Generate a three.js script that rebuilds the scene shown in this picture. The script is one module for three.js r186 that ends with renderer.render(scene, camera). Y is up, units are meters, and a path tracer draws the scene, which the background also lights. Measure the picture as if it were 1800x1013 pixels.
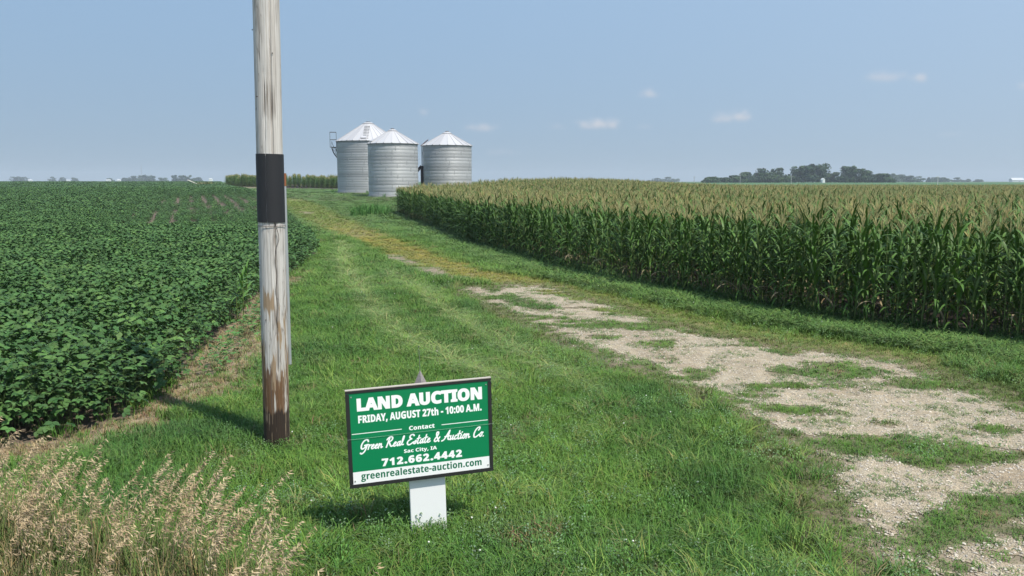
import * as THREE from 'three';
import { mergeGeometries } from 'three/addons/utils/BufferGeometryUtils.js';

// ---------------------------------------------------------------- camera, sky, sun, exposure
const scene = new THREE.Scene();
const camera = new THREE.PerspectiveCamera(40.1, 16 / 9, 0.1, 6000);
camera.position.set(0, 3, 0);
camera.rotation.set(-Math.atan(188 / 1386), 0, 0);
const renderer = new THREE.WebGLRenderer({ antialias: true });
renderer.toneMapping = THREE.LinearToneMapping;
renderer.toneMappingExposure = 1.12;
renderer.shadowMap.enabled = true;

const SUN = new THREE.Vector3(0.375, 0.88, 0.335).normalize();
const sun = new THREE.DirectionalLight(new THREE.Color().setRGB(1.0, 0.95, 0.86), 5.0);
sun.position.copy(SUN).multiplyScalar(200);
sun.castShadow = true;
Object.assign(sun.shadow.camera, { left: -120, right: 120, top: 120, bottom: -120, near: 1, far: 500 });
sun.shadow.mapSize.set(4096, 4096);
scene.add(sun, sun.target);

// ---------------------------------------------------------------- small helpers
function rng(seed) { let s = seed | 0; return () => { s = (s + 0x6d2b79f5) | 0; let t = Math.imul(s ^ (s >>> 15), 1 | s); t = (t + Math.imul(t ^ (t >>> 7), 61 | t)) ^ t; return ((t ^ (t >>> 14)) >>> 0) / 4294967296; }; }
const R = rng(20210827);
const rr = (a, b, f = R) => a + (b - a) * f();
const clamp = (v, a = 0, b = 1) => Math.min(b, Math.max(a, v));
const S = (a, b, v) => { const t = clamp((v - a) / (b - a)); return t * t * (3 - 2 * t); };
const mix = (a, b, t) => a + (b - a) * t;
const hash = (x, y) => { let n = Math.imul(x | 0, 374761393) + Math.imul(y | 0, 668265263); n = Math.imul(n ^ (n >>> 13), 1274126177); return ((n ^ (n >>> 16)) >>> 0) / 4294967296; };
function vn(x, y) { const ix = Math.floor(x), iy = Math.floor(y), fx = x - ix, fy = y - iy, u = fx * fx * (3 - 2 * fx), v = fy * fy * (3 - 2 * fy); return mix(mix(hash(ix, iy), hash(ix + 1, iy), u), mix(hash(ix, iy + 1), hash(ix + 1, iy + 1), u), v); }
const fbm = (x, y, o = 4) => { let s = 0, a = 0.5, t = 0; for (let i = 0; i < o; i++) { s += a * vn(x, y); t += a; x = x * 2.03 + 17.3; y = y * 2.03 + 9.1; a *= 0.5; } return s / t; };
const V = (x, y, z) => new THREE.Vector3(x, y, z);
const col = (r, g, b) => new THREE.Color().setRGB(r, g, b);
const mixc = (a, b, t) => [mix(a[0], b[0], t), mix(a[1], b[1], t), mix(a[2], b[2], t)];

// sky: pale summer blue, whiter to the right where the sun stands, a few small fair-weather clouds low over the horizon
{
  const W = 2048, H = 1024, data = new Float32Array(W * H * 4);
  const clouds = [[1050, 223, 42, 12, 0.75], [848, 228, 28, 9, 0.5], [748, 202, 11, 7, 0.4], [1136, 172, 16, 9, 0.5], [1262, 213, 20, 9, 0.6], [1293, 210, 17, 10, 0.7], [1540, 144, 32, 10, 0.45], [1597, 145, 13, 9, 0.65], [1788, 160, 22, 8, 0.35], [1660, 240, 26, 5, 0.16], [980, 226, 18, 5, 0.2], [1130, 226, 14, 5, 0.18], [880, 270, 30, 6, 0.14], [1330, 300, 60, 6, 0.1],
    [-700, 150, 60, 14, 0.5], [-1500, 190, 70, 16, 0.5], [2700, 170, 70, 14, 0.5], [3600, 120, 60, 18, 0.5]]
    .map(([px, py, w, h, a]) => [px < -100 || px > 1900 ? (px - 900) / 1386 * 0.8 : Math.atan((px - 900) / 1386), (318 - py) / 1386 / Math.hypot(1, Math.min(1, Math.abs(px - 900) / 1386)), w / 1386, h / 1386, a]);
  for (let j = 0; j < H; j++) {
    const el = ((j + 0.5) / H - 0.5) * Math.PI, e = Math.max(0, el);
    for (let i = 0; i < W; i++) {
      const az = ((i + 0.5) / W - 0.5) * 2 * Math.PI, x = Math.cos(az) * Math.cos(el), z = Math.sin(az) * Math.cos(el), y = Math.sin(el);
      const k = 1 - Math.exp(-e * 6.5), zen = 1 - Math.exp(-e * 1.6);
      let c = [mix(mix(0.315, 0.275, k), 0.115, zen * 0.75), mix(mix(0.405, 0.43, k), 0.25, zen * 0.75), mix(mix(0.485, 0.60, k), 0.54, zen * 0.75)];
      const cs = x * SUN.x + y * SUN.y + z * SUN.z, side = 1 + 0.46 * S(-0.6, 0.75, cs) + 0.5 * Math.pow(Math.max(0, cs), 24);
      const w = S(-0.55, 0.6, cs);
      const lum = (c[0] + c[1] + c[2]) / 3;
      c = c.map((v) => mix(v, lum, w * 0.34) * side * 1.03);
      let rel = Math.atan2(x, -z);
      for (const [a, ce, w2, h2, al] of clouds) {
        let dx = rel - a; if (dx > Math.PI) dx -= 2 * Math.PI; if (dx < -Math.PI) dx += 2 * Math.PI;
        if (Math.abs(dx) > w2 * 2 || Math.abs(el - ce) > h2 * 2.5) continue;
        const n = fbm(rel * 160 + 40, el * 260 + 11, 4);
        const dy = (el - ce) / h2, flat = dy < 0 ? 2.2 : 1.0;
        const rad = Math.hypot(dx / w2, dy * flat) + (n - 0.5) * 1.3;
        const m = (1 - S(0.1, 1.25, rad)) * al;
        const lit = mix(0.55, 0.68, clamp(0.5 + dy * 0.5));
        c = [mix(c[0], lit * 1.0, m), mix(c[1], lit * 1.0, m), mix(c[2], lit * 1.06, m)];
      }
      data.set([c[0], c[1], c[2], 1], (j * W + i) * 4);
    }
  }
  const t = new THREE.DataTexture(data, W, H, THREE.RGBAFormat, THREE.FloatType);
  t.mapping = THREE.EquirectangularReflectionMapping; t.magFilter = THREE.LinearFilter; t.minFilter = THREE.LinearFilter; t.wrapS = THREE.RepeatWrapping; t.needsUpdate = true;
  scene.background = t; scene.environment = t;
}
scene.fog = new THREE.FogExp2(new THREE.Color().setRGB(0.80, 0.90, 1.0), 0.00028);

// ---------------------------------------------------------------- object helpers
const taken = {};
function numbered(n) { const k = taken[n] = (taken[n] ?? -1) + 1; return k ? `${n}_${String(k).padStart(3, '0')}` : n; }
function tag(o, label, category, group, kind) { o.userData = { label, category }; if (group) o.userData.group = group; if (kind) o.userData.kind = kind; return o; }
function thing(name, label, category, pos = [0, 0, 0], group) { const g = new THREE.Group(); g.name = numbered(name); g.position.set(...pos); scene.add(tag(g, label, category, group)); return g; }
function part(name, geo, mat, parent, label) { const m = new THREE.Mesh(geo, mat); m.name = name; m.castShadow = m.receiveShadow = true; parent.add(m); if (label) m.userData.label = label; return m; }
function structure(name, geo, mat, label) { const m = new THREE.Mesh(geo, mat); m.name = numbered(name); m.castShadow = m.receiveShadow = true; m.userData = { label, category: name.replace(/_/g, ' '), kind: 'structure' }; scene.add(m); return m; }
function stuff(name, geo, mat, list, label, category) { // list of {p:[x,y,z], ry, rx, rz, s:[sx,sy,sz], c:[r,g,b]}
  const m = new THREE.InstancedMesh(geo, mat, Math.max(1, list.length)), q = new THREE.Quaternion(), e = new THREE.Euler(), M = new THREE.Matrix4(), p = V(0, 0, 0), s = V(1, 1, 1), c = new THREE.Color();
  list.forEach((o, i) => { e.set(o.rx || 0, o.ry || 0, o.rz || 0, 'YXZ'); q.setFromEuler(e); M.compose(p.set(...o.p), q, s.set(...o.s)); m.setMatrixAt(i, M); c.setRGB(...(o.c || [1, 1, 1])); m.setColorAt(i, c); });
  m.name = numbered(name); m.castShadow = m.receiveShadow = true; tag(m, label, category, null, 'stuff'); scene.add(m); return m;
}
const std = (c, roughness = 0.85, metalness = 0, extra = {}) => new THREE.MeshStandardMaterial({ color: col(...c), roughness, metalness, ...extra });
const leafMat = (t = 0.3, rough = 0.85) => new THREE.MeshPhysicalMaterial({ color: 0xffffff, roughness: rough, metalness: 0, transmission: t, thickness: 0, ior: 1.4, specularIntensity: 0.6, side: THREE.DoubleSide, vertexColors: true });

// builder of small triangle meshes with a colour per piece
class MB {
  constructor() { this.p = []; this.n = []; this.c = []; this.i = []; }
  v(p, n, c) { this.p.push(p.x, p.y, p.z); this.n.push(n.x, n.y, n.z); this.c.push(c[0], c[1], c[2]); return this.p.length / 3 - 1; }
  strip(centers, sides, widths, normals, c, fold = 0) { // ribbon along centres; fold lifts both edges (a leaf with a midrib)
    let prev = null; const t = V(0, 0, 0), nn = V(0, 0, 0);
    centers.forEach((p, k) => {
      const w = widths[k], last = k === centers.length - 1 && w < 1e-4, cc = Array.isArray(c[0]) ? c[k] : c;
      let cur;
      if (last) { const a = this.v(p, normals[k], cc); cur = [a, a, a]; }
      else {
        const L = t.copy(sides[k]).multiplyScalar(-w / 2).add(p).addScaledVector(normals[k], fold * w).clone(), Rr = t.copy(sides[k]).multiplyScalar(w / 2).add(p).addScaledVector(normals[k], fold * w).clone();
        const nl = nn.copy(normals[k]).addScaledVector(sides[k], fold * 1.6).normalize().clone(), nr = nn.copy(normals[k]).addScaledVector(sides[k], -fold * 1.6).normalize().clone();
        cur = fold ? [this.v(L, nl, cc), this.v(p, normals[k], cc), this.v(Rr, nr, cc)] : [this.v(L, nl, cc), null, this.v(Rr, nr, cc)];
      }
      if (prev) {
        if (fold) { for (const [a, b] of [[0, 1], [1, 2]]) { this.i.push(prev[a], prev[b], cur[b]); if (cur[a] !== cur[b]) this.i.push(prev[a], cur[b], cur[a]); } }
        else { this.i.push(prev[0], prev[2], cur[2]); if (cur[0] !== cur[2]) this.i.push(prev[0], cur[2], cur[0]); }
      }
      prev = cur;
    });
  }
  tube(pts, rads, c, seg = 5) {
    const rings = []; const up = V(0.13, 0.2, 0.97);
    pts.forEach((p, k) => {
      const d = pts[Math.min(k + 1, pts.length - 1)].clone().sub(pts[Math.max(0, k - 1)]).normalize(), a = up.clone().cross(d).normalize(), b = d.clone().cross(a), ring = [];
      for (let j = 0; j < seg; j++) { const t = j / seg * 2 * Math.PI, n = a.clone().multiplyScalar(Math.cos(t)).addScaledVector(b, Math.sin(t)); ring.push(this.v(p.clone().addScaledVector(n, rads[k]), n, c)); }
      rings.push(ring);
    });
    for (let k = 0; k + 1 < rings.length; k++) for (let j = 0; j < seg; j++) { const j2 = (j + 1) % seg; this.i.push(rings[k][j], rings[k][j2], rings[k + 1][j2], rings[k][j], rings[k + 1][j2], rings[k + 1][j]); }
  }
  tri(a, b, cc, n, c) { const i = [a, b, cc].map((p) => this.v(p, n, c)); this.i.push(...i); }
  geo() { const g = new THREE.BufferGeometry(); g.setAttribute('position', new THREE.Float32BufferAttribute(this.p, 3)); g.setAttribute('normal', new THREE.Float32BufferAttribute(this.n, 3)); g.setAttribute('color', new THREE.Float32BufferAttribute(this.c, 3)); g.setIndex(this.i); return g; }
}
function box(w, h, d, x = 0, y = 0, z = 0, ry = 0, rz = 0, rx = 0) { const g = new THREE.BoxGeometry(w, h, d); if (rx) g.rotateX(rx); if (rz) g.rotateZ(rz); if (ry) g.rotateY(ry); g.translate(x, y, z); return g; }
function rod(a, b, r, seg = 6) { const d = b.clone().sub(a), g = new THREE.CylinderGeometry(r, r, d.length(), seg); g.translate(0, d.length() / 2, 0); g.applyQuaternion(new THREE.Quaternion().setFromUnitVectors(V(0, 1, 0), d.clone().normalize())); g.translate(a.x, a.y, a.z); return g; }

// ---------------------------------------------------------------- the lie of the land
function hgt(x, z) {
  const d = -z, wl = 1 - S(5, 35, x);
  const left = 1.3 * S(45, 130, d) + 0.85 * S(130, 280, d) * (1 - S(-60, -10, x)) - 1.1 * S(300, 800, d);
  const right = 1.75 * S(250, 600, d) - 0.75 * S(640, 1300, d);
  return mix(right, left, wl) + (d < 90 && d > 3 ? 0.05 * (fbm(x * 0.35 + 3, z * 0.35, 2) - 0.5) * S(3, 6, d) * (1 - S(70, 90, d)) : 0);
}
const inside = (poly, x, z) => { let c = false; for (let i = 0, j = poly.length - 1; i < poly.length; j = i++) { const [xi, zi] = poly[i], [xj, zj] = poly[j]; if ((zi > z) !== (zj > z) && x < (xj - xi) * (z - zi) / (zj - zi) + xi) c = !c; } return c; };
const lineDist = (pts, x, z, closed = false) => { let best = 1e9; for (let i = closed ? 0 : 1, n = pts.length; i < n; i++) { const [ax, az] = pts[(i + n - 1) % n], [bx, bz] = pts[i], dx = bx - ax, dz = bz - az, t = clamp(((x - ax) * dx + (z - az) * dz) / (dx * dx + dz * dz)); best = Math.min(best, Math.hypot(x - ax - t * dx, z - az - t * dz)); } return best; };
const soyEdge = [[-16, -8.1], [-9, -8.2], [-6.17, -8.5], [-5.44, -8.9], [-4.89, -9.7], [-4.91, -10.85], [-5.37, -12.8], [-5.85, -15.8], [-6.75, -20.6], [-7.2, -25.8], [-8.0, -32.5], [-10.7, -42], [-15.6, -57.4], [-22.6, -77.7], [-30, -96.3], [-41, -124], [-71, -198], [-86, -235]];
const soyField = [...soyEdge, [-110, -300], [-320, -300], [-40, -8.1]];
const cornEdge = [[26, -8.6], [14, -11.0], [9.9, -13.15], [9.3, -13.95], [8.55, -14.55], [7.95, -15.15], [7.05, -16.15], [6.45, -17.1], [5.4, -18.85], [4.5, -20.9], [3.1, -23.2], [1.9, -26.2], [0, -31.8], [-1.9, -37.6], [-5.06, -50.1], [-9.88, -67.7]];
const cornField = [...cornEdge, [-9.4, -75], [-4.6, -86], [-1, -104], [14, -122], [40, -136], [80, -146], [140, -150], [150, -60]];
const backCorn = [[-71, -198], [-50, -174], [-33.5, -157], [-20, -157], [-15, -166], [-55, -226]];
const drive = [[8, -1], [8, -4], [7.6, -6.5], [6.86, -9.2], [6.6, -10.2], [6.6, -11.2], [6.25, -12.7], [5.43, -13.4], [4.23, -14.4], [3.31, -16.1], [2.41, -18.3], [1.5, -20.6], [0.81, -22.3], [0, -22.7], [-0.3, -21.8], [-0.5, -21.2], [-0.9, -22.0], [-1.28, -21.95], [-0.9, -20.6], [-0.28, -19.2], [0.49, -16.8], [1.18, -14.65], [1.78, -13.4], [2.48, -12], [2.94, -11], [3.17, -10.15], [3.51, -9.4], [3.4, -8.58], [3.56, -7.9], [3.19, -7.42], [3.22, -6.63], [3.1, -5.7], [2.9, -4.5], [2.6, -1]];
const tufts = [[5.2, -12.2, 0.68, 0.5, 0], [4.06, -11.4, 0.3, 0.15, 0], [6.35, -11.45, 0.85, 0.36, 0], [4.25, -8.62, 1.05, 0.42, 0.05], [4.55, -7.0, 0.75, 0.28, -0.45], [3.75, -6.55, 0.85, 0.24, -0.7], [2.02, -16.2, 0.55, 0.32, 0], [1.23, -16.8, 0.25, 0.2, 0], [0.45, -19.2, 0.42, 1.1, -0.55], [5.83, -9.3, 0.28, 0.14, 0], [2.9, -12.2, 0.35, 0.3, 0], [3.7, -10.1, 0.55, 0.2, 0.2], [1.7, -14.9, 0.3, 0.2, 0]];
const bits = [[[-5.0, -32], [-4.2, -30], [-3.5, -28.3]], [[-3.1, -27.2], [-2.2, -25.2], [-1.7, -24.2]], [[-18.8, -70.5], [-17.2, -67.5]]];
const track = [[-27, -95], [-21, -80], [-16.2, -66], [-9.8, -48], [-4.4, -33.5], [-1.6, -26], [0.9, -22.6], [2.9, -18.6], [4.8, -15.2], [6.6, -13.2]];
const wheelA = [[-8.3, -39], [-6.4, -30], [-4.95, -24.3], [-3.14, -17.9], [-1.94, -14.65], [-0.94, -12.8], [0, -11.3]];
const wheelB = [[-3.94, -25.8], [-2.01, -19.6], [-0.56, -15.2], [0.55, -12.4], [1.51, -10.15], [2.2, -8]];
function gravel(x, z) { // above 0: bare gravel
  const near = z > -26 && z < 0 && x > -3 && x < 10;
  let m = -1;
  if (near) {
    const d = lineDist(drive, x, z, true) * (inside(drive, x, z) ? 1 : -1);
    m = Math.min(0.5, d) + (fbm(x * 1.7, z * 1.7, 4) - 0.5) * 0.9 - 0.02;
    if (d > -0.6) for (const [cx, cz, rx, rz, a] of tufts) { const ux = (x - cx) * Math.cos(a) + (z - cz) * Math.sin(a), uz = -(x - cx) * Math.sin(a) + (z - cz) * Math.cos(a), e = Math.hypot(ux / rx, uz / rz) + (fbm(x * 3 + 7, z * 3, 3) - 0.5) * 0.9; m = Math.min(m, (e - 1) * 0.6); }
    m -= 0.7 * S(0.55, 0.70, fbm(x * 1.1 + 31, z * 2.2 + 5, 4));
  }
  if (z < -23 && z > -75 && x < 0) for (const b of bits) { const d = lineDist(b, x, z); if (d < 0.6) m = Math.max(m, 0.26 - d + (fbm(x * 3.1, z * 1.6, 3) - 0.5) * 0.9); }
  return m;
}
const thatchW = (x, z) => mix(1.05, 1.6, S(-10, -11.5, z) * S(-19, -16, z));
const inSoy = (x, z) => inside(soyField, x, z), inCorn = (x, z) => inside(cornField, x, z) || (z < -150 && inside(backCorn, x, z));

// ---------------------------------------------------------------- textures
function tex(w, h, fn, srgb = false, rep) { const d = new Uint8Array(w * h * 4); for (let j = 0; j < h; j++) for (let i = 0; i < w; i++) { const c = fn(i / w, j / h, i, j); d.set([clamp(c[0]) * 255, clamp(c[1]) * 255, clamp(c[2]) * 255, 255], (j * w + i) * 4); } const t = new THREE.DataTexture(d, w, h); t.wrapS = t.wrapT = THREE.RepeatWrapping; t.magFilter = THREE.LinearFilter; t.minFilter = THREE.LinearMipmapLinearFilter; t.generateMipmaps = true; if (srgb) t.colorSpace = THREE.SRGBColorSpace; if (rep) t.repeat.set(...rep); t.needsUpdate = true; return t; }
const tileN = (u, v, f, o = 4, s = 0) => { let sum = 0, a = 0.5, t = 0; for (let k = 0; k < o; k++) { const F = f << k, x = u * F, y = v * F, ix = Math.floor(x), iy = Math.floor(y), fx = x - ix, fy = y - iy, U = fx * fx * (3 - 2 * fx), W = fy * fy * (3 - 2 * fy), h = (i, j) => hash(((i % F) + F) % F + s * 131 + k * 977, ((j % F) + F) % F + s * 57); sum += a * mix(mix(h(ix, iy), h(ix + 1, iy), U), mix(h(ix, iy + 1), h(ix + 1, iy + 1), U), W); t += a; a *= 0.55; } return sum / t; };
const grainMap = tex(512, 512, (u, v) => { const n = 0.72 + 0.5 * (tileN(u, v, 24, 5, 1) - 0.5) + 0.35 * (tileN(u, v, 128, 2, 2) - 0.5); return [n, n, n]; });
const grainBump = tex(512, 512, (u, v) => { const n = 0.5 + 0.9 * (tileN(u, v, 32, 4, 3) - 0.5); return [n, n, n]; });
const gravelMap = tex(1024, 1024, (u, v) => { const a = tileN(u, v, 128, 2, 4), b = tileN(u, v, 8, 5, 5), c = tileN(u, v, 64, 2, 6), t = 0.66 + 0.55 * (a - 0.5) + 0.35 * (b - 0.5) + 0.35 * (c - 0.5), w = clamp((tileN(u, v, 16, 3, 7) - 0.5) * 2.2 + 0.35); return [t * 1.0, t * mix(0.955, 0.90, w), t * mix(0.85, 0.74, w)]; });
const gravelBump = tex(1024, 1024, (u, v) => { const n = 0.5 + 0.8 * (tileN(u, v, 128, 2, 4) - 0.5) + 0.5 * (tileN(u, v, 48, 2, 8) - 0.5); return [n, n, n]; });

// ---------------------------------------------------------------- ground
function lines(fine0, fine1, step, far0, far1, grow) { const a = []; for (let v = fine0; v <= fine1 + 1e-6; v += step) a.push(v); let s = step; for (let v = a[a.length - 1]; v < far1;) { s *= grow; v = Math.min(far1, v + s); a.push(v); } s = step; const b = []; for (let v = fine0; v > far0;) { s *= grow; v = Math.max(far0, v - s); b.push(v); } return [...b.reverse(), ...a]; }
function sheet(xs, zs, lift, keep, color, uvScale) {
  const nx = xs.length, nz = zs.length, P = new Float32Array(nx * nz * 3), C = new Float32Array(nx * nz * 3), U = new Float32Array(nx * nz * 2), I = [];
  const K = keep && new Uint8Array(nx * nz);
  for (let j = 0; j < nz; j++) for (let i = 0; i < nx; i++) { const k = j * nx + i, x = xs[i], z = zs[j]; P.set([x, hgt(x, z) + lift, z], k * 3); C.set(color(x, z), k * 3); U.set([x / uvScale, -z / uvScale], k * 2); if (K) K[k] = keep(x, z) ? 1 : 0; }
  for (let j = 0; j + 1 < nz; j++) for (let i = 0; i + 1 < nx; i++) { const a = j * nx + i, b = a + 1, c = a + nx, d = c + 1; if (K) { if (K[a] && K[c] && K[d]) I.push(a, c, d); if (K[a] && K[d] && K[b]) I.push(a, d, b); } else I.push(a, c, d, a, d, b); }
  const g = new THREE.BufferGeometry(); g.setAttribute('position', new THREE.BufferAttribute(P, 3)); g.setAttribute('color', new THREE.BufferAttribute(C, 3)); g.setAttribute('uv', new THREE.BufferAttribute(U, 2)); g.setIndex(I); g.computeVertexNormals(); return g;
}
const soil = [0.13, 0.098, 0.068], turf = [0.075, 0.085, 0.032], straw = [0.27, 0.215, 0.14];
function groundColor(x, z) {
  const d = -z, n = fbm(x * 0.9, z * 0.9, 4), n2 = fbm(x * 5, z * 5, 2);
  if (d > 300 || (d > 140 && x > -15)) { // far fields: soybeans, corn and stubble in broad strips
    const f = fbm(x * 0.0021 + 5, z * 0.004 + 3, 2), g = fbm(x * 0.05, z * 0.05, 3);
    const a = d > 760 ? (f > 0.55 ? [0.085, 0.12, 0.045] : [0.055, 0.115, 0.035]) : d > 330 + 0.12 * x ? [0.05, 0.125, 0.035] : [0.07, 0.14, 0.04];
    return a.map((v) => v * (0.8 + 0.4 * g));
  }
  if (inSoy(x, z)) return mixc(d > 120 ? [0.06, 0.09, 0.03] : soil, [0.10, 0.075, 0.05], n);
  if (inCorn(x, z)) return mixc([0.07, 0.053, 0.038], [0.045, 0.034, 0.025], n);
  const se = d < 60 && x < 0 ? lineDist(soyEdge, x, z) : 9;
  let c = mixc(turf, [0.11, 0.10, 0.045], n2);
  const th = (1 - S(thatchW(x, z) * 0.5, thatchW(x, z) * 1.1, se + (n - 0.5) * 1.1)) * (1 - S(22, 30, d));
  c = mixc(c, mixc(straw, [0.17, 0.125, 0.085], clamp((n2 - 0.3) * 2)), th);
  const tr = lineDist(track, x, z), tw = mix(1.1, 2.2, S(15, 80, d));
  c = mixc(c, [0.20, 0.175, 0.065], (1 - S(tw * 0.6, tw * 1.15, tr + (n - 0.5) * 1.0)) * 0.9);
  const g = gravel(x, z);
  if (d < 24 && x > -2.5 && x < 9 && !inside(drive, x, z)) c = mixc(c, [0.16, 0.125, 0.08], (1 - S(0.2, 1.0, lineDist(drive, x, z, true) + (n - 0.5) * 0.8)) * 0.8);
  c = mixc(c, [0.23, 0.185, 0.125], S(-0.35, -0.02, g));
  if (d > 150 && x > -90 && x < -55 && d < 260) c = mixc(c, [0.22, 0.19, 0.11], 0.5);
  return c;
}
{
  const xs = lines(-12, 11, 0.13, -1900, 1900, 1.10), zs = lines(-32, -3, 0.13, -2600, 320, 1.075);
  const m = new THREE.MeshStandardMaterial({ color: 0xffffff, vertexColors: true, roughness: 0.95, map: grainMap, bumpMap: grainBump, bumpScale: 0.03 });
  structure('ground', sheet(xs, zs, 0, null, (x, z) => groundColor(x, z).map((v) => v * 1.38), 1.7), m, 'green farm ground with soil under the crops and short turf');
  const xs2 = [], zs2 = []; for (let x = -2.2; x < 9.3; x += 0.075) xs2.push(x); for (let z = -23.6; z < -1; z += 0.075) zs2.push(z);
  const gm = new THREE.MeshStandardMaterial({ color: 0xffffff, vertexColors: true, roughness: 0.95, map: gravelMap, bumpMap: gravelBump, bumpScale: 0.018 });
  structure('gravel_driveway', sheet(xs2, zs2, 0.006, (x, z) => gravel(x, z) > -0.03, (x, z) => mixc([0.545, 0.49, 0.40], [0.42, 0.355, 0.275], clamp((fbm(x * 0.8 + 50, z * 0.8, 4) - 0.42) * 3)), 1.3), gm, 'pale gravel farm driveway with grass creeping over it');
}
{ // loose stones
  const list = [], f = rng(5);
  for (let k = 0; k < 120000 && list.length < 46000; k++) { const z = -5 - 19 * Math.pow(f(), 1.5), x = rr(-2, 9, f); if (gravel(x, z) < 0.0 - 0.12 * f()) continue; const s = 0.004 + 0.011 * Math.pow(f(), 2.5), t = rr(0.7, 1.25, f), w = f(); list.push({ p: [x, hgt(x, z) + 0.006 + s * 0.3, z], ry: f() * 6.3, rx: f() * 0.7, s: [s * rr(0.8, 1.6, f), s * rr(0.5, 0.9, f), s], c: [0.47 * t, mix(0.43, 0.40, w) * t, mix(0.37, 0.30, w) * t] }); }
  stuff('loose_gravel', new THREE.IcosahedronGeometry(1, 0), std([1, 1, 1], 0.95), list, 'loose pale gravel stones scattered over the driveway', 'gravel');
}

// ---------------------------------------------------------------- grass
function tuftGeo(seed, n, rad, h0, h1, w, lean, flat = 0) {
  const f = rng(seed), b = new MB();
  for (let k = 0; k < n; k++) {
    const a = f() * 6.283, r = rad * Math.sqrt(f()), h = mix(h0, h1, f()), az = f() * 6.283, L = lean * mix(0.35, 1.2, f()) + flat * 0.6;
    const dir = V(Math.cos(az), 0, Math.sin(az)), side = V(-dir.z, 0, dir.x), t = rr(0.75, 1.22, f), y = f();
    const c = y < 0.045 ? [1.9 * t, 1.15 * t, 1.7 * t] : [mix(0.85, 1.2, f()) * t, t, mix(0.75, 1.15, f()) * t];
    const base = V(Math.cos(a) * r, -0.01, Math.sin(a) * r), pts = [], ns = [], ws = [], ss = [];
    for (let i = 0; i <= 3; i++) { const s = i / 3, out = h * L * s * s, up = h * (s - 0.42 * Math.min(1, L) * s * s * s); pts.push(base.clone().addScaledVector(dir, out).add(V(0, up, 0))); const sl = 2 * L * s; ns.push(V(-dir.x, sl + 0.45, -dir.z).normalize()); ws.push(i === 3 ? 0 : w * (1 - 0.28 * s) * mix(0.8, 1.2, f())); ss.push(side); }
    b.strip(pts, ss, ws, ns, c);
  }
  return b.geo();
}
const grassMat = leafMat(0.2, 0.75);
const lush = [0.082, 0.188, 0.026], bright = [0.132, 0.25, 0.040], deep = [0.056, 0.145, 0.030], yellow = [0.275, 0.258, 0.045], pale = [0.16, 0.24, 0.075], strawG = [0.30, 0.24, 0.13];
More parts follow.
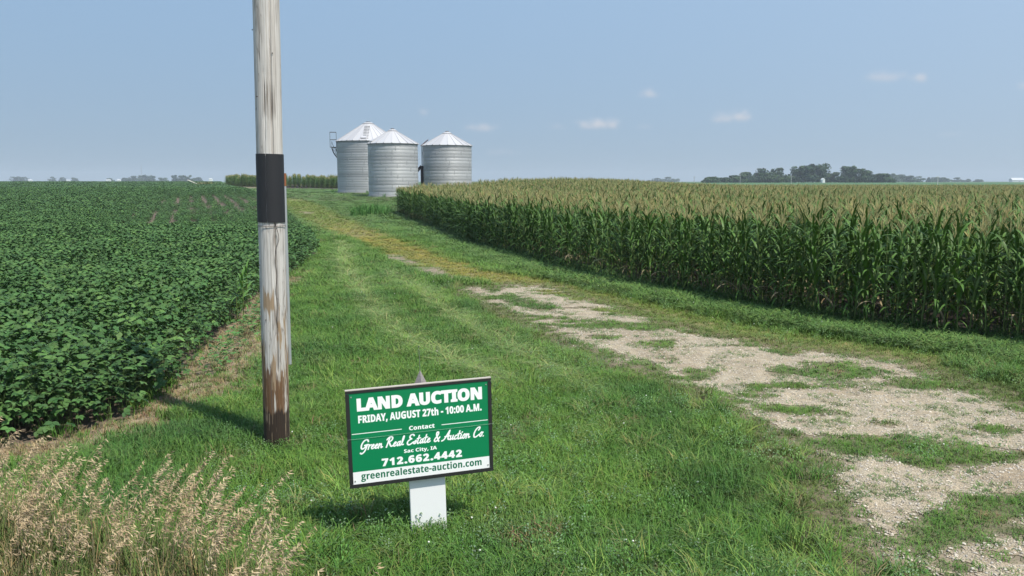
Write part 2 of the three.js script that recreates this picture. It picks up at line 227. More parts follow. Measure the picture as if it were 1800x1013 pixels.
function grassAt(x, z, f) {
  const d = -z;
  if (inSoy(x, z)) return lineDist(soyEdge, x, z) < 0.35 && d < 40 && f() < 0.12 ? { h: 0.22, c: lush } : null;
  if (inCorn(x, z)) return lineDist(cornEdge, x, z) < 0.5 && f() < 0.5 ? { h: 0.32, c: deep, tall: 1 } : null;
  const g = z > -75 ? gravel(x, z) : -1;
  if (g > 0) return f() < 0.05 + 0.55 * S(0.48, 0.64, fbm(x * 2.1 + 9, z * 3.4, 4)) ? { h: rr(0.025, 0.05, f), c: mixc(deep, pale, f()), low: 1 } : null;
  const n = fbm(x * 0.55 + 20, z * 0.55, 4), n2 = fbm(x * 1.9, z * 1.9 + 40, 3);
  let c = mixc(lush, bright, clamp((n2 - 0.28) * 2.0)), h = mix(0.08, 0.24, n) * mix(0.65, 1.35, n2), dens = 1, out = {};
  c = mixc(c, deep, clamp((n - 0.5) * 3.0)); { const n3 = fbm(x * 3.3 + 12, z * 3.3 + 5, 3); c = mixc(c, [0.17, 0.235, 0.075], clamp((n3 - 0.56) * 4) * 0.5); if (f() < 0.05 * S(0.5, 0.7, n3)) c = [0.22, 0.17, 0.085]; }
  const se = d < 60 && x < 2 ? lineDist(soyEdge, x, z) : 9;
  const th = (1 - S(thatchW(x, z) * 0.5, thatchW(x, z) * 1.1, se + (fbm(x * 0.9, z * 0.9, 4) - 0.5) * 1.1)) * (1 - S(22, 30, d));
  if (th > 0.15) { if (f() < th) { c = f() < 0.5 ? strawG : f() < 0.5 ? mixc(pale, strawG, 0.35) : lush; h = rr(0.03, 0.11, f); dens = 0.6; out.low = 1; } }
  const tr = lineDist(track, x, z), tw = mix(0.9, 2.1, S(15, 80, d)), ty = 1 - S(tw * 0.55, tw * 1.2, tr + (n2 - 0.5) * 1.2);
  if (ty > 0) { c = mixc(c, mixc(yellow, [0.16, 0.215, 0.035], clamp((n2 - 0.35) * 2.2)), ty * mix(0.25, 1, S(16, 26, d))); h = mix(h, 0.055, ty); if (ty > 0.5) out.low = 1; }
  if (d > 45) { const yard = S(45, 60, d); h = mix(h, 0.09, yard); c = mixc(c, [0.095, 0.20, 0.032], yard * 0.7); }
  const ce = d < 80 ? lineDist(cornEdge, x, z) : 9;
  if (ce < 2.2) { const t = 1 - S(0.9, 2.2, ce + (n2 - 0.5) * 1.2); c = mixc(c, mixc([0.085, 0.20, 0.038], [0.125, 0.24, 0.052], n2), t); h = mix(h, mix(0.15, 0.27, n2), t); if (t > 0.5) out.tall = 1; }
  for (const w of [wheelA, wheelB]) { if (d > 40) break; const l = lineDist(w, x, z), t = (1 - S(0.06, 0.26, l + (n2 - 0.5) * 0.22)) * S(9.5, 13, d); if (t > 0) { c = mixc(c, [0.235, 0.34, 0.105], t * 0.88); h = mix(h, 0.10, t * 0.7); if (t > 0.45) out.flat = 1; } }
  if (d < 24 && x > -2.5 && x < 9) { const ds = inside(drive, x, z) ? 0 : lineDist(drive, x, z, true), t = 1 - S(0.35, 1.15, ds + (n2 - 0.5) * 0.9); if (t > 0 && ds > 0) { h = mix(h, rr(0.035, 0.075, f), t); c = mixc(c, mixc([0.085, 0.165, 0.030], [0.15, 0.175, 0.055], n), t * 0.75); dens = Math.min(dens, mix(1, 0.72, t)); if (t > 0.45) { out.low = 1; out.tall = 0; } } }
  if (d < 24 && x > -1.4 && inside(drive, x, z)) { h = Math.min(h, rr(0.025, 0.075, f)); out.low = 1; dens *= 0.85; }
  if (g > -0.32) { const t = S(-0.32, -0.04, g); h = mix(h, 0.06, t); dens = Math.min(dens, mix(1, 0.62, t)); c = mixc(c, mixc(deep, bright, n2), t * 0.7); if (t > 0.4) out.low = 1; }
  if (f() > dens) return null;
  return { ...out, h, c };
}
{
  const f = rng(77), sets = { lawn: [], lawn2: [], low: [], tall: [], flat: [] };
  const zones = [[4.2, 12, 0.088, 1], [12, 22, 0.13, 1.35], [22, 42, 0.21, 1.9], [42, 90, 0.42, 3.2], [90, 165, 0.9, 6]];
  for (const [d0, d1, sp, sc] of zones) for (let d = d0; d < d1; d += sp) { const x0 = -0.78 * d - 2.5, x1 = Math.min(0.74 * d + 3, 14); for (let x = x0; x < x1; x += sp) {
    const px = x + rr(-0.6, 0.6, f) * sp, pz = -d - rr(-0.6, 0.6, f) * sp; if (d1 > 90 && (px > 5 || px < -95)) continue;
    const g = grassAt(px, pz, f); if (!g) continue;
    const k = g.low ? 'low' : g.flat ? 'flat' : g.tall ? 'tall' : f() < 0.5 ? 'lawn' : 'lawn2', base = { lawn: 0.17, lawn2: 0.17, low: 0.06, tall: 0.32, flat: 0.10 }[k], t = rr(0.86, 1.14, f);
    const o = { p: [px, hgt(px, pz), pz], ry: f() * 6.283, rx: rr(-0.12, 0.12, f), rz: rr(-0.12, 0.12, f), s: [sc, g.h / base * mix(1, 1.12, S(1, 4, sc)), sc], c: g.c.map((v) => v * t) };
    sets[k].push(o);
  } }
  stuff('verge_grass', tuftGeo(1, 40, 0.11, 0.07, 0.24, 0.0062, 0.75), grassMat, sets.lawn, 'long green verge grass around the sign and along the drive', 'grass');
  stuff('verge_grass', tuftGeo(2, 36, 0.12, 0.06, 0.26, 0.007, 1.05), grassMat, sets.lawn2, 'leaning green verge grass mixed in around the sign', 'grass');
  stuff('short_grass', tuftGeo(3, 38, 0.11, 0.02, 0.085, 0.006, 1.1), grassMat, sets.low, 'short yellowish grass on the worn track and between gravel patches', 'grass');
  stuff('tall_weeds', tuftGeo(4, 34, 0.13, 0.14, 0.44, 0.013, 0.8), grassMat, sets.tall, 'taller dark weeds along the foot of the corn', 'weeds');
  stuff('flattened_grass', tuftGeo(6, 38, 0.11, 0.06, 0.2, 0.0065, 1.3, 1.6), grassMat, sets.flat, 'pale flattened grass in the two old wheel marks', 'grass');
}
{ // rougher, longer tufts that stand up out of the verge
  const f = rng(123), a = [], b = [];
  for (let k = 0; k < 5200; k++) { const d = 4.8 + 24 * Math.pow(f(), 1.3), x = rr(-0.5 * d, 0.72 * d, f), z = -d; if (inSoy(x, z) || inCorn(x, z) || gravel(x, z) > -0.45) continue; if (lineDist(soyEdge, x, z) < 1.2 || lineDist(track, x, z) < 1.3) continue; if (inside(drive, x, z)) continue; const n = fbm(x * 0.7 + 5, z * 0.7 + 60, 3) + 0.10 * S(0, 2.5, x) * (1 - S(9, 12, d)); if (n < 0.50) continue; if (Math.hypot(x + 0.7, z + 6.0) < 0.7) continue; const t = rr(0.85, 1.2, f), s = rr(0.6, 1.1, f) * S(0.46, 0.62, n), p = f(); (f() < 0.5 ? a : b).push({ p: [x, hgt(x, z), z], ry: f() * 6.3, rx: rr(-0.35, 0.35, f), rz: rr(-0.35, 0.35, f), s: [s, s * rr(0.8, 1.15, f), s], c: (p < 0.55 ? mixc(bright, [0.21, 0.30, 0.075], f()) : p < 0.9 ? mixc(deep, lush, f()) : [0.20, 0.22, 0.085]).map((v) => v * t) }); }
  stuff('rough_grass', tuftGeo(51, 30, 0.10, 0.16, 0.36, 0.0085, 0.95), grassMat, a, 'longer rough grass tufts standing out of the verge', 'grass');
  stuff('rough_grass', tuftGeo(52, 30, 0.12, 0.14, 0.34, 0.008, 1.25), grassMat, b, 'broad-bladed drooping grass tufts right of the sign', 'grass');
}
{ // broad-leaved weeds and clover in the turf, with a few white flower heads
  const f = rng(99), b = new MB();
  for (let k = 0; k < 26; k++) { const a = f() * 6.28, r = 0.01 + 0.08 * Math.sqrt(f()), L = rr(0.014, 0.030, f), w = L * 0.55, d = V(Math.cos(a), 0, Math.sin(a)), y = rr(0.05, 0.17, f), p = d.clone().multiplyScalar(r).setY(y), s = V(-d.z, 0, d.x), n = V(d.x * 0.3 + rr(-0.4, 0.4, f), 1, d.z * 0.3 + rr(-0.4, 0.4, f)).normalize(), t = rr(0.8, 1.2, f); b.strip([p, p.clone().addScaledVector(d, L * 0.5).add(V(0, 0.006, 0)), p.clone().addScaledVector(d, L).add(V(0, -0.012, 0))], [s, s, s], [w * 0.5, w, 0], [n, n, n], [t, t, t], 0.12); }
  const list = [], heads = [];
  for (let k = 0; k < 3400; k++) { const d = 5 + 24 * Math.pow(f(), 1.4), x = rr(-0.4 * d, 0.7 * d, f), z = -d; if (inSoy(x, z) || inCorn(x, z) || gravel(x, z) > -0.4) continue; if (lineDist(soyEdge, x, z) < 1) continue; if (fbm(x * 0.8 + 70, z * 0.8, 3) + 0.12 * S(-1, 3, x) < 0.55) continue; const t = rr(0.8, 1.2, f), s = rr(0.7, 1.25, f); list.push({ p: [x, hgt(x, z) + 0.01, z], ry: f() * 6.3, s: [s, s * rr(0.8, 1.2, f), s], c: mixc([0.07, 0.19, 0.035], [0.14, 0.26, 0.065], f()).map((v) => v * t) }); if (f() < 0.045) heads.push({ p: [x + 0.03, hgt(x, z) + rr(0.16, 0.22, f), z], ry: 0, s: [0.008, 0.008, 0.008], c: [1, 1, 1] }); }
  stuff('clover', b.geo(), leafMat(0.3, 0.8), list, 'clover and broad-leaved weeds growing through the verge grass', 'weeds');
  stuff('clover_flowers', new THREE.IcosahedronGeometry(1, 1), std([0.72, 0.70, 0.62], 0.9), heads, 'tiny white clover flower heads dotted over the verge', 'flowers');
}

// ---------------------------------------------------------------- soybeans
function leafletPts(b, p, dir, up, L, W, c) { const side = dir.clone().cross(up).normalize(), n = side.clone().cross(dir).normalize(), q = (s, dy) => p.clone().addScaledVector(dir, L * s).addScaledVector(n, dy * L); b.strip([q(0, 0), q(0.28, 0.03), q(0.62, 0.01), q(1, -0.10)], [side, side, side, side], [W * 0.25, W * 0.96, W * 0.82, 0], [n, n, n, n], c, 0.10); }
function trifoliate(seed, L = 0.092) { const f = rng(seed), b = new MB(), t = rr(0.9, 1.1, f), c = [t, t, t]; const stem = V(0, 0, 0), tip = V(0.10, 0.05, 0); b.tube([V(-0.06, -0.05, 0), V(0.02, 0.02, 0), tip], [0.0028, 0.0022, 0.0018], [1.3, 1.0, 1.2], 3); for (const a of [0, 1.15, -1.15]) { const d = V(Math.cos(a), rr(-0.25, 0.1, f), Math.sin(a)).normalize(); leafletPts(b, tip, d, V(rr(-0.25, 0.25, f), 1, rr(-0.25, 0.25, f)).normalize(), L * rr(0.9, 1.1, f), L * 0.74, c.map((v) => v * rr(0.9, 1.12, f))); } return b.geo(); }
const soyMat = leafMat(0.13, 0.6), soyTint = (f) => { const t = rr(0.75, 1.25, f); return mixc([0.046, 0.112, 0.028], [0.110, 0.200, 0.046], f() * f()).map((v) => v * t); };
const triGeos = [11, 12, 13].map((s) => trifoliate(s));
function leafPlaces(seed, n, h = 0.70, rad = 0.27) { const f = rng(seed), out = []; for (let k = 0; k < n; k++) { const s = Math.pow((k + 0.5) / n, 0.75), a = k * 2.4 + rr(-0.5, 0.5, f), y = mix(0.16, h, s) + rr(-0.05, 0.05, f), r = rad * mix(1.0, 0.45, s * s) * rr(0.5, 1.0, f); out.push({ p: [Math.cos(a) * r, y, Math.sin(a) * r], e: [rr(-0.6, 0.6, f), -a, mix(-0.35, 0.25, s) + rr(-0.5, 0.5, f)], s: rr(0.75, 1.2, f), t: rr(0.82, 1.2, f), g: Math.floor(f() * 3) }); } return out; }
function placeGeo(g, o) { const c = g.clone(), m = new THREE.Matrix4().compose(V(...o.p), new THREE.Quaternion().setFromEuler(new THREE.Euler(...o.e, 'YXZ')), V(o.s, o.s, o.s)); c.applyMatrix4(m); const k = c.attributes.color; for (let i = 0; i < k.count; i++) k.setXYZ(i, k.getX(i) * o.t, k.getY(i) * o.t, k.getZ(i) * o.t); return c; }
const soyGeos = [0, 1, 2].map((v) => mergeGeometries(leafPlaces(300 + v, 28).map((o) => placeGeo(triGeos[o.g], o))));
const stemGeo = (() => { const b = new MB(); b.tube([V(0, -0.03, 0), V(0.01, 0.3, 0.01), V(0, 0.62, -0.01)], [0.006, 0.005, 0.003], [1, 1, 1], 5); return b.geo(); })();
{
  const f = rng(41), near = [], sets = [[], [], []];
  // rows run away from the camera to the left; a few skips show bare soil between rows by the field's right edge
  const gap = (x, z) => { const d = -z, e = lineDist(soyEdge, x, z), v = (x * 0.926 - z * 0.378) / 1.35, fr = v - Math.floor(v), on = S(38, 50, d) * (1 - S(96, 125, d)) * (1 - S(7, 16, e)) * S(0.3, 0.5, fbm(x * 0.13 + 4, z * 0.05, 2) + 0.12); return fr < 0.55 * on * S(0.36, 0.46, fbm(x * 0.5 + 2, z * 0.12 + 6, 2)); };
  const thin = (x, z) => z > -34 && z < -12 && lineDist(soyEdge, x, z) < 4.5 && (() => { const v = (lineDist(soyEdge, x, z)) / 0.8, fr = v - Math.floor(v); return fr > 0.4 && fr < 0.62 && fbm(x * 0.5, z * 0.2 + 8, 2) > 0.52; })();
  for (const [d0, d1, sp, sc] of [[7, 15, 0.19, 0.80], [15, 28, 0.20, 0.74], [28, 60, 0.26, 0.82], [60, 130, 0.46, 1.15], [130, 298, 0.85, 2.0]])
    for (let d = d0; d < d1; d += sp) for (let x = -0.80 * d - 4; x < -4; x += sp) {
      const px = x + rr(-0.4, 0.4, f) * sp, pz = -d - rr(-0.4, 0.4, f) * sp; if (!inSoy(px, pz)) continue;
      const e = lineDist(soyEdge, px, pz); if (e < 0.12 || gap(px, pz) || thin(px, pz)) continue;
      const n = fbm(px * 0.3, pz * 0.3, 3), hs = mix(0.78, 1.12, n) * mix(0.72, 1, S(0.1, 0.8, e)) * mix(1, 0.92, S(60, 150, d)), t = rr(0.9, 1.1, f);
      const o = { p: [px, hgt(px, pz), pz], ry: f() * 6.283, s: [sc, hs, sc], c: soyTint(f).map((v) => v * t), d: Math.hypot(px, pz), e }; if (e < 16 && d > 38 && d < 118) { const q = (1 - S(9, 16, e)) * S(38, 52, d) * (1 - S(98, 118, d)); o.s = [sc * mix(1, 0.68, q), hs * mix(1, 0.58, q), sc * mix(1, 0.68, q)]; }
      (o.d < 13.2 && px > -0.66 * d && e < 1.9 ? near : sets[Math.floor(f() * 3)]).push(o);
    }
  for (const [x, z, s] of [[-4.72, -12.1, 0.5], [-4.8, -12.6, 0.55], [-4.78, -13.0, 0.5], [-4.9, -13.5, 0.6], [-5.0, -14.1, 0.55], [-5.1, -14.7, 0.6], [-5.15, -15.3, 0.6], [-5.3, -15.9, 0.6], [-5.35, -16.5, 0.65], [-5.45, -17.1, 0.65], [-5.55, -17.8, 0.7]]) sets[0].push({ p: [x, hgt(x, z), z], ry: f() * 6, s: [s * 1.0, s * 0.8, s * 1.0], c: soyTint(f).map((v) => v * 1.35) });
  near.sort((a, b) => a.d - b.d); near.slice(90).forEach((o) => sets[1].push(o));
  sets.forEach((l, i) => stuff('soybean_field', soyGeos[i], soyMat, l, ['closed canopy of the dark green soybean field left of the pole', 'dark green soybean plants mixed through the field at left', 'broad-leaved soybean plants filling the rows at left'][i], 'soybeans'));
  const tints = [0, 1, 2, 3, 4].map(() => { const m = soyMat.clone(); m.color = col(...soyTint(f)); return m; }), stemM = leafMat(0.1, 0.8); stemM.color = col(0.10, 0.15, 0.05);
  near.slice(0, 90).forEach((o, k) => {
    const g = thing('soybean_plant', 'leafy dark green soybean plant at the near edge of the field', 'soybean plant', o.p, 'soybean plants along the near field edge');
    g.rotation.y = o.ry; g.scale.set(...o.s);
    part('stem', stemGeo, stemM, g);
    leafPlaces(500 + k % 7, 17).forEach((q) => { const m = part('leaf', triGeos[q.g], tints[Math.floor(f() * 5)], g); m.position.set(...q.p); m.rotation.set(...q.e, 'YXZ'); m.scale.setScalar(q.s * 1.12); });
  });
}

// ---------------------------------------------------------------- corn
const LEAF = [0.066, 0.138, 0.024], STALK = [0.12, 0.17, 0.05], TASSEL = [0.47, 0.42, 0.20], DRY = [0.34, 0.27, 0.15];
function cornLeaf(b, y, az, L, W, rise, droop, c, stalkR = 0.012) { const d = V(Math.cos(az), 0, Math.sin(az)), s = V(-d.z, 0, d.x), N = 8, pts = [], ns = [], ws = [], ss = [];
  let p = V(d.x * stalkR, y, d.z * stalkR), ang = rise; for (let i = 0; i <= N; i++) { const t = i / N; pts.push(p.clone()); ns.push(d.clone().multiplyScalar(-Math.sin(ang)).add(V(0, Math.cos(ang), 0)).normalize()); ws.push(i === N ? 0 : W * Math.min(1, 0.45 + t * 2.4) * Math.pow(1 - t, 0.45)); const tw = Math.sin(t * 3 + az * 3) * 0.35 * t; ss.push(s.clone().multiplyScalar(Math.cos(tw)).addScaledVector(ns[i], Math.sin(tw)).normalize()); p = p.addScaledVector(d, Math.cos(ang) * L / N).add(V(0, Math.sin(ang) * L / N, 0)); ang -= droop / N * (0.4 + 1.3 * t); }
  b.strip(pts, ss, ws, ns, c, 0.13); }
function cornSpec(seed) { const f = rng(seed), pl = f() * 6.28, out = []; const H = rr(1.95, 2.1, f); const n = 13; for (let k = 0; k < n; k++) { const s = k / (n - 1), y = mix(0.22, H - 0.16, s), az = pl + (k % 2) * Math.PI + rr(-0.55, 0.55, f), up = s; out.push({ y, az, L: mix(0.46, 0.86, Math.sin(Math.PI * clamp(0.22 + s * 0.72))) * rr(0.85, 1.1, f), W: mix(0.045, 0.072, Math.sin(Math.PI * (0.1 + 0.75 * s))), rise: mix(0.75, 1.25, up) + rr(-0.12, 0.12, f), droop: mix(2.5, 1.15, up * up) * rr(0.75, 1.15, f), dry: s < 0.12 && f() < 0.3, t: rr(0.8, 1.25, f) }); } return { H, leaves: out, ear: pl + 1.2, f }; }
const whiteC = [1, 1, 1];
function stalkPart(b, H, c) { b.tube([V(0, -0.05, 0), V(0, H * 0.3, 0.008), V(0.006, H * 0.65, -0.006), V(0, H, 0)], [0.016, 0.013, 0.010, 0.006], c, 5); }
function earPart(b, az, c) { const d = V(Math.cos(az), 0, Math.sin(az)); b.tube([V(0, 0.98, 0).addScaledVector(d, 0.015), V(0, 1.05, 0).addScaledVector(d, 0.04), V(0, 1.15, 0).addScaledVector(d, 0.07), V(0, 1.24, 0).addScaledVector(d, 0.085)], [0.012, 0.026, 0.024, 0.006], c, 5); }
function tasselPart(b, H, f, c) { const sp = (dir, L, r) => { const top = V(0, H - 0.02, 0); b.tube([top.clone(), top.clone().addScaledVector(dir, L * 0.55).add(V(0, -0.01 * L, 0)), top.clone().addScaledVector(dir, L).add(V(0, -0.05 * L, 0))], [r * 0.6, r, r * 0.5], c, 3); }; sp(V(0, 1, 0), 0.34, 0.0075); for (let k = 0; k < 8; k++) { const a = k * 2.4 + f(), t = rr(0.25, 0.75, f); sp(V(Math.cos(a) * t, 1, Math.sin(a) * t).normalize(), rr(0.16, 0.26, f), 0.0055); } }
function cornGeo(seed, full = true) { const q = cornSpec(seed), b = new MB(); stalkPart(b, q.H, STALK); for (const l of q.leaves) cornLeaf(b, l.y, l.az, l.L, l.W, l.rise, l.droop, (l.dry ? DRY : LEAF).map((v) => v * l.t)); if (full) earPart(b, q.ear, [0.13, 0.19, 0.07]); tasselPart(b, q.H, q.f, TASSEL); return b.geo(); }
const cornMat = leafMat(0.14, 0.55);
{
  const f = rng(8), all = [];
  const face = [-9.88, -67.7], dirX = 0.366, dirZ = 0.930; // rows run along the drive-side edge of the field
  for (let u = -40; u < 190; u += 0.42) for (let v = -6; v < 150; v += 0.76) { // u along the rows, v across
    if (R() < 0) continue;
    const x = -9.88 + dirX * (u - 40) + 0.93 * (v - 4) + rr(-0.06, 0.06, f), z = -67.7 + dirZ * (u - 60) - 0.366 * (v - 4) + rr(-0.16, 0.16, f);
    if (z > -9 || x > 0.74 * -z + 7 || !inside(cornField, x, z)) continue;
    const e = lineDist(cornEdge, x, z); if (e < 0.1) continue;
    all.push({ x, z, d: Math.hypot(x, z), e });
    if (e < 9 && -z < 75) all.push({ x: x + dirX * 0.21 + rr(-0.05, 0.05, f), z: z + dirZ * 0.21, d: Math.hypot(x, z) + 0.01, e });
  }
  // the outermost plants follow the edge itself
  for (let i = 2; i < cornEdge.length; i++) { const [ax, az] = cornEdge[i - 1], [bx, bz] = cornEdge[i], L = Math.hypot(bx - ax, bz - az), nx = (bz - az) / L, nz = -(bx - ax) / L, sgn = inside(cornField, (ax + bx) / 2 + nx * 0.3, (az + bz) / 2 + nz * 0.3) ? 1 : -1; for (let s = 0; s < L; s += 0.22) { const o = rr(0.05, 0.28, f), x = mix(ax, bx, s / L) + nx * o * sgn + rr(-0.06, 0.06, f), z = mix(az, bz, s / L) + nz * o * sgn; if (x < 0.74 * -z + 4) all.push({ x, z, d: Math.hypot(x, z), e: 0.05 }); } }
  const face300 = all.filter((o) => o.e < 0.75 && o.x < 0.70 * -o.z).sort((a, b) => a.d - b.d).slice(0, 300), chosen = new Set(face300);
  const geos = [900, 901, 902, 903, 904].map((s) => cornGeo(s)), sets = geos.map(() => []);
  const inst = (o) => { const n = fbm(o.x * 0.12, o.z * 0.12, 3), t = rr(0.85, 1.15, f), s = rr(0.94, 1.06, f) * mix(0.95, 1.06, n); return { p: [o.x, hgt(o.x, o.z), o.z], ry: f() * 6.283, rx: rr(-0.08, 0.08, f), rz: rr(-0.08, 0.08, f), s: [s, s * rr(0.93, 1.06, f), s], c: mixc([0.88, 0.95, 0.92], [1.25, 1.1, 1.0], f()).map((v) => v * t) }; };
  for (const o of all) if (!chosen.has(o)) sets[Math.floor(f() * geos.length)].push(inst(o));
  { const L = Math.hypot(51, 41); for (let v = 0; v < L; v += 1.75) for (let a = 0; a < 22; a += 0.24) { const x = mix(-71, -20, v / L) - 0.27 * a + rr(-0.12, 0.12, f), z = mix(-198, -157, v / L) - 0.96 * a + rr(-0.3, 0.3, f), q = inst({ x, z }), w = 1.12 * rr(0.9, 1.06, f) * (0.88 + 0.24 * hash(Math.round(v * 4), 3)); q.s = q.s.map((k) => k * w); sets[Math.floor(f() * geos.length)].push(q); } }
  sets.forEach((l, i) => stuff('corn_field', geos[i], cornMat, l, ['tall tasselled corn field right of the drive', 'tasselled corn plants mixed through the field at right', 'dense corn behind the front rows at right', 'deep green corn filling the field behind the gravel drive', 'corn rows reaching back toward the grain bins'][i], 'corn'));
  // the front rows plant by plant
  const lm = [0, 1, 2, 3].map((k) => { const m = leafMat(0.14, 0.5); m.color = col(...LEAF.map((v) => v * [0.85, 1, 1.15, 1.3][k])); return m; }), sm = leafMat(0.05, 0.7), tm = leafMat(0.1, 0.9), em = leafMat(0.05, 0.8), dm = leafMat(0.2, 0.9);
  sm.color = col(...STALK); tm.color = col(...TASSEL); em.color = col(0.13, 0.19, 0.07); dm.color = col(...DRY);
  const protos = [920, 921, 922, 923, 924, 925].map((seed) => { const q = cornSpec(seed), mk = (fn) => { const b = new MB(); fn(b); return b.geo(); }; const leaves = q.leaves.map((l) => [mk((b) => cornLeaf(b, l.y, l.az, l.L, l.W, l.rise, l.droop, whiteC)), l.dry ? dm : lm[Math.floor(q.f() * 4)]]); return { stalk: mk((b) => stalkPart(b, q.H, whiteC)), ear: mk((b) => earPart(b, q.ear, whiteC)), tassel: mk((b) => tasselPart(b, q.H, q.f, whiteC)), leaves, foliage: (() => { const b = new MB(); q.leaves.forEach((l) => cornLeaf(b, l.y, l.az, l.L, l.W, l.rise, l.droop, whiteC.map((v) => v * l.t))); return b.geo(); })() }; });
  face300.forEach((o, k) => {
    const p = protos[Math.floor(f() * 6)], q = inst(o), near = k < 120;
    const g = thing('corn_plant', near ? 'tall green corn plant with tan tassel at the near end of the field face' : 'corn plant with tan tassel further along the field face', 'corn plant', q.p, near ? 'corn plants at the near end of the field face' : 'corn plants further along the field face');
    g.rotation.set(q.rx, q.ry, q.rz, 'YXZ'); g.scale.set(...q.s);
    part('stalk', p.stalk, sm, g); part('tassel', p.tassel, tm, g); part('ear', p.ear, em, g);
    if (near) p.leaves.forEach(([lg, m]) => part('leaf', lg, m, g)); else part('foliage', p.foliage, lm[Math.floor(f() * 3)], g);
  });
  const strayM = leafMat(0.3, 0.7); strayM.color = col(0.095, 0.21, 0.038);
  // corn that came up by itself in the soybeans by the pole
  for (const [x, z, s, lab] of [[-5.72, -16.6, 0.58, 'small stray corn plant in the soybeans just left of the pole'], [-6.0, -17.0, 0.52, 'stray corn seedling among soybeans, left of the larger stray plant'], [-6.1, -18.0, 0.58, 'stray corn plant growing behind the pole at the soybean edge']]) {
    const p = protos[1], g = thing('stray_corn_plant', lab, 'corn plant', [x, hgt(x, z), z]); g.scale.set(s * 1.5, s * 0.9, s * 1.5); g.rotation.y = s * 20;
    part('stalk', p.stalk, sm, g); p.leaves.slice(3).forEach(([lg, m]) => part('leaf', lg, strayM, g));
  }
}

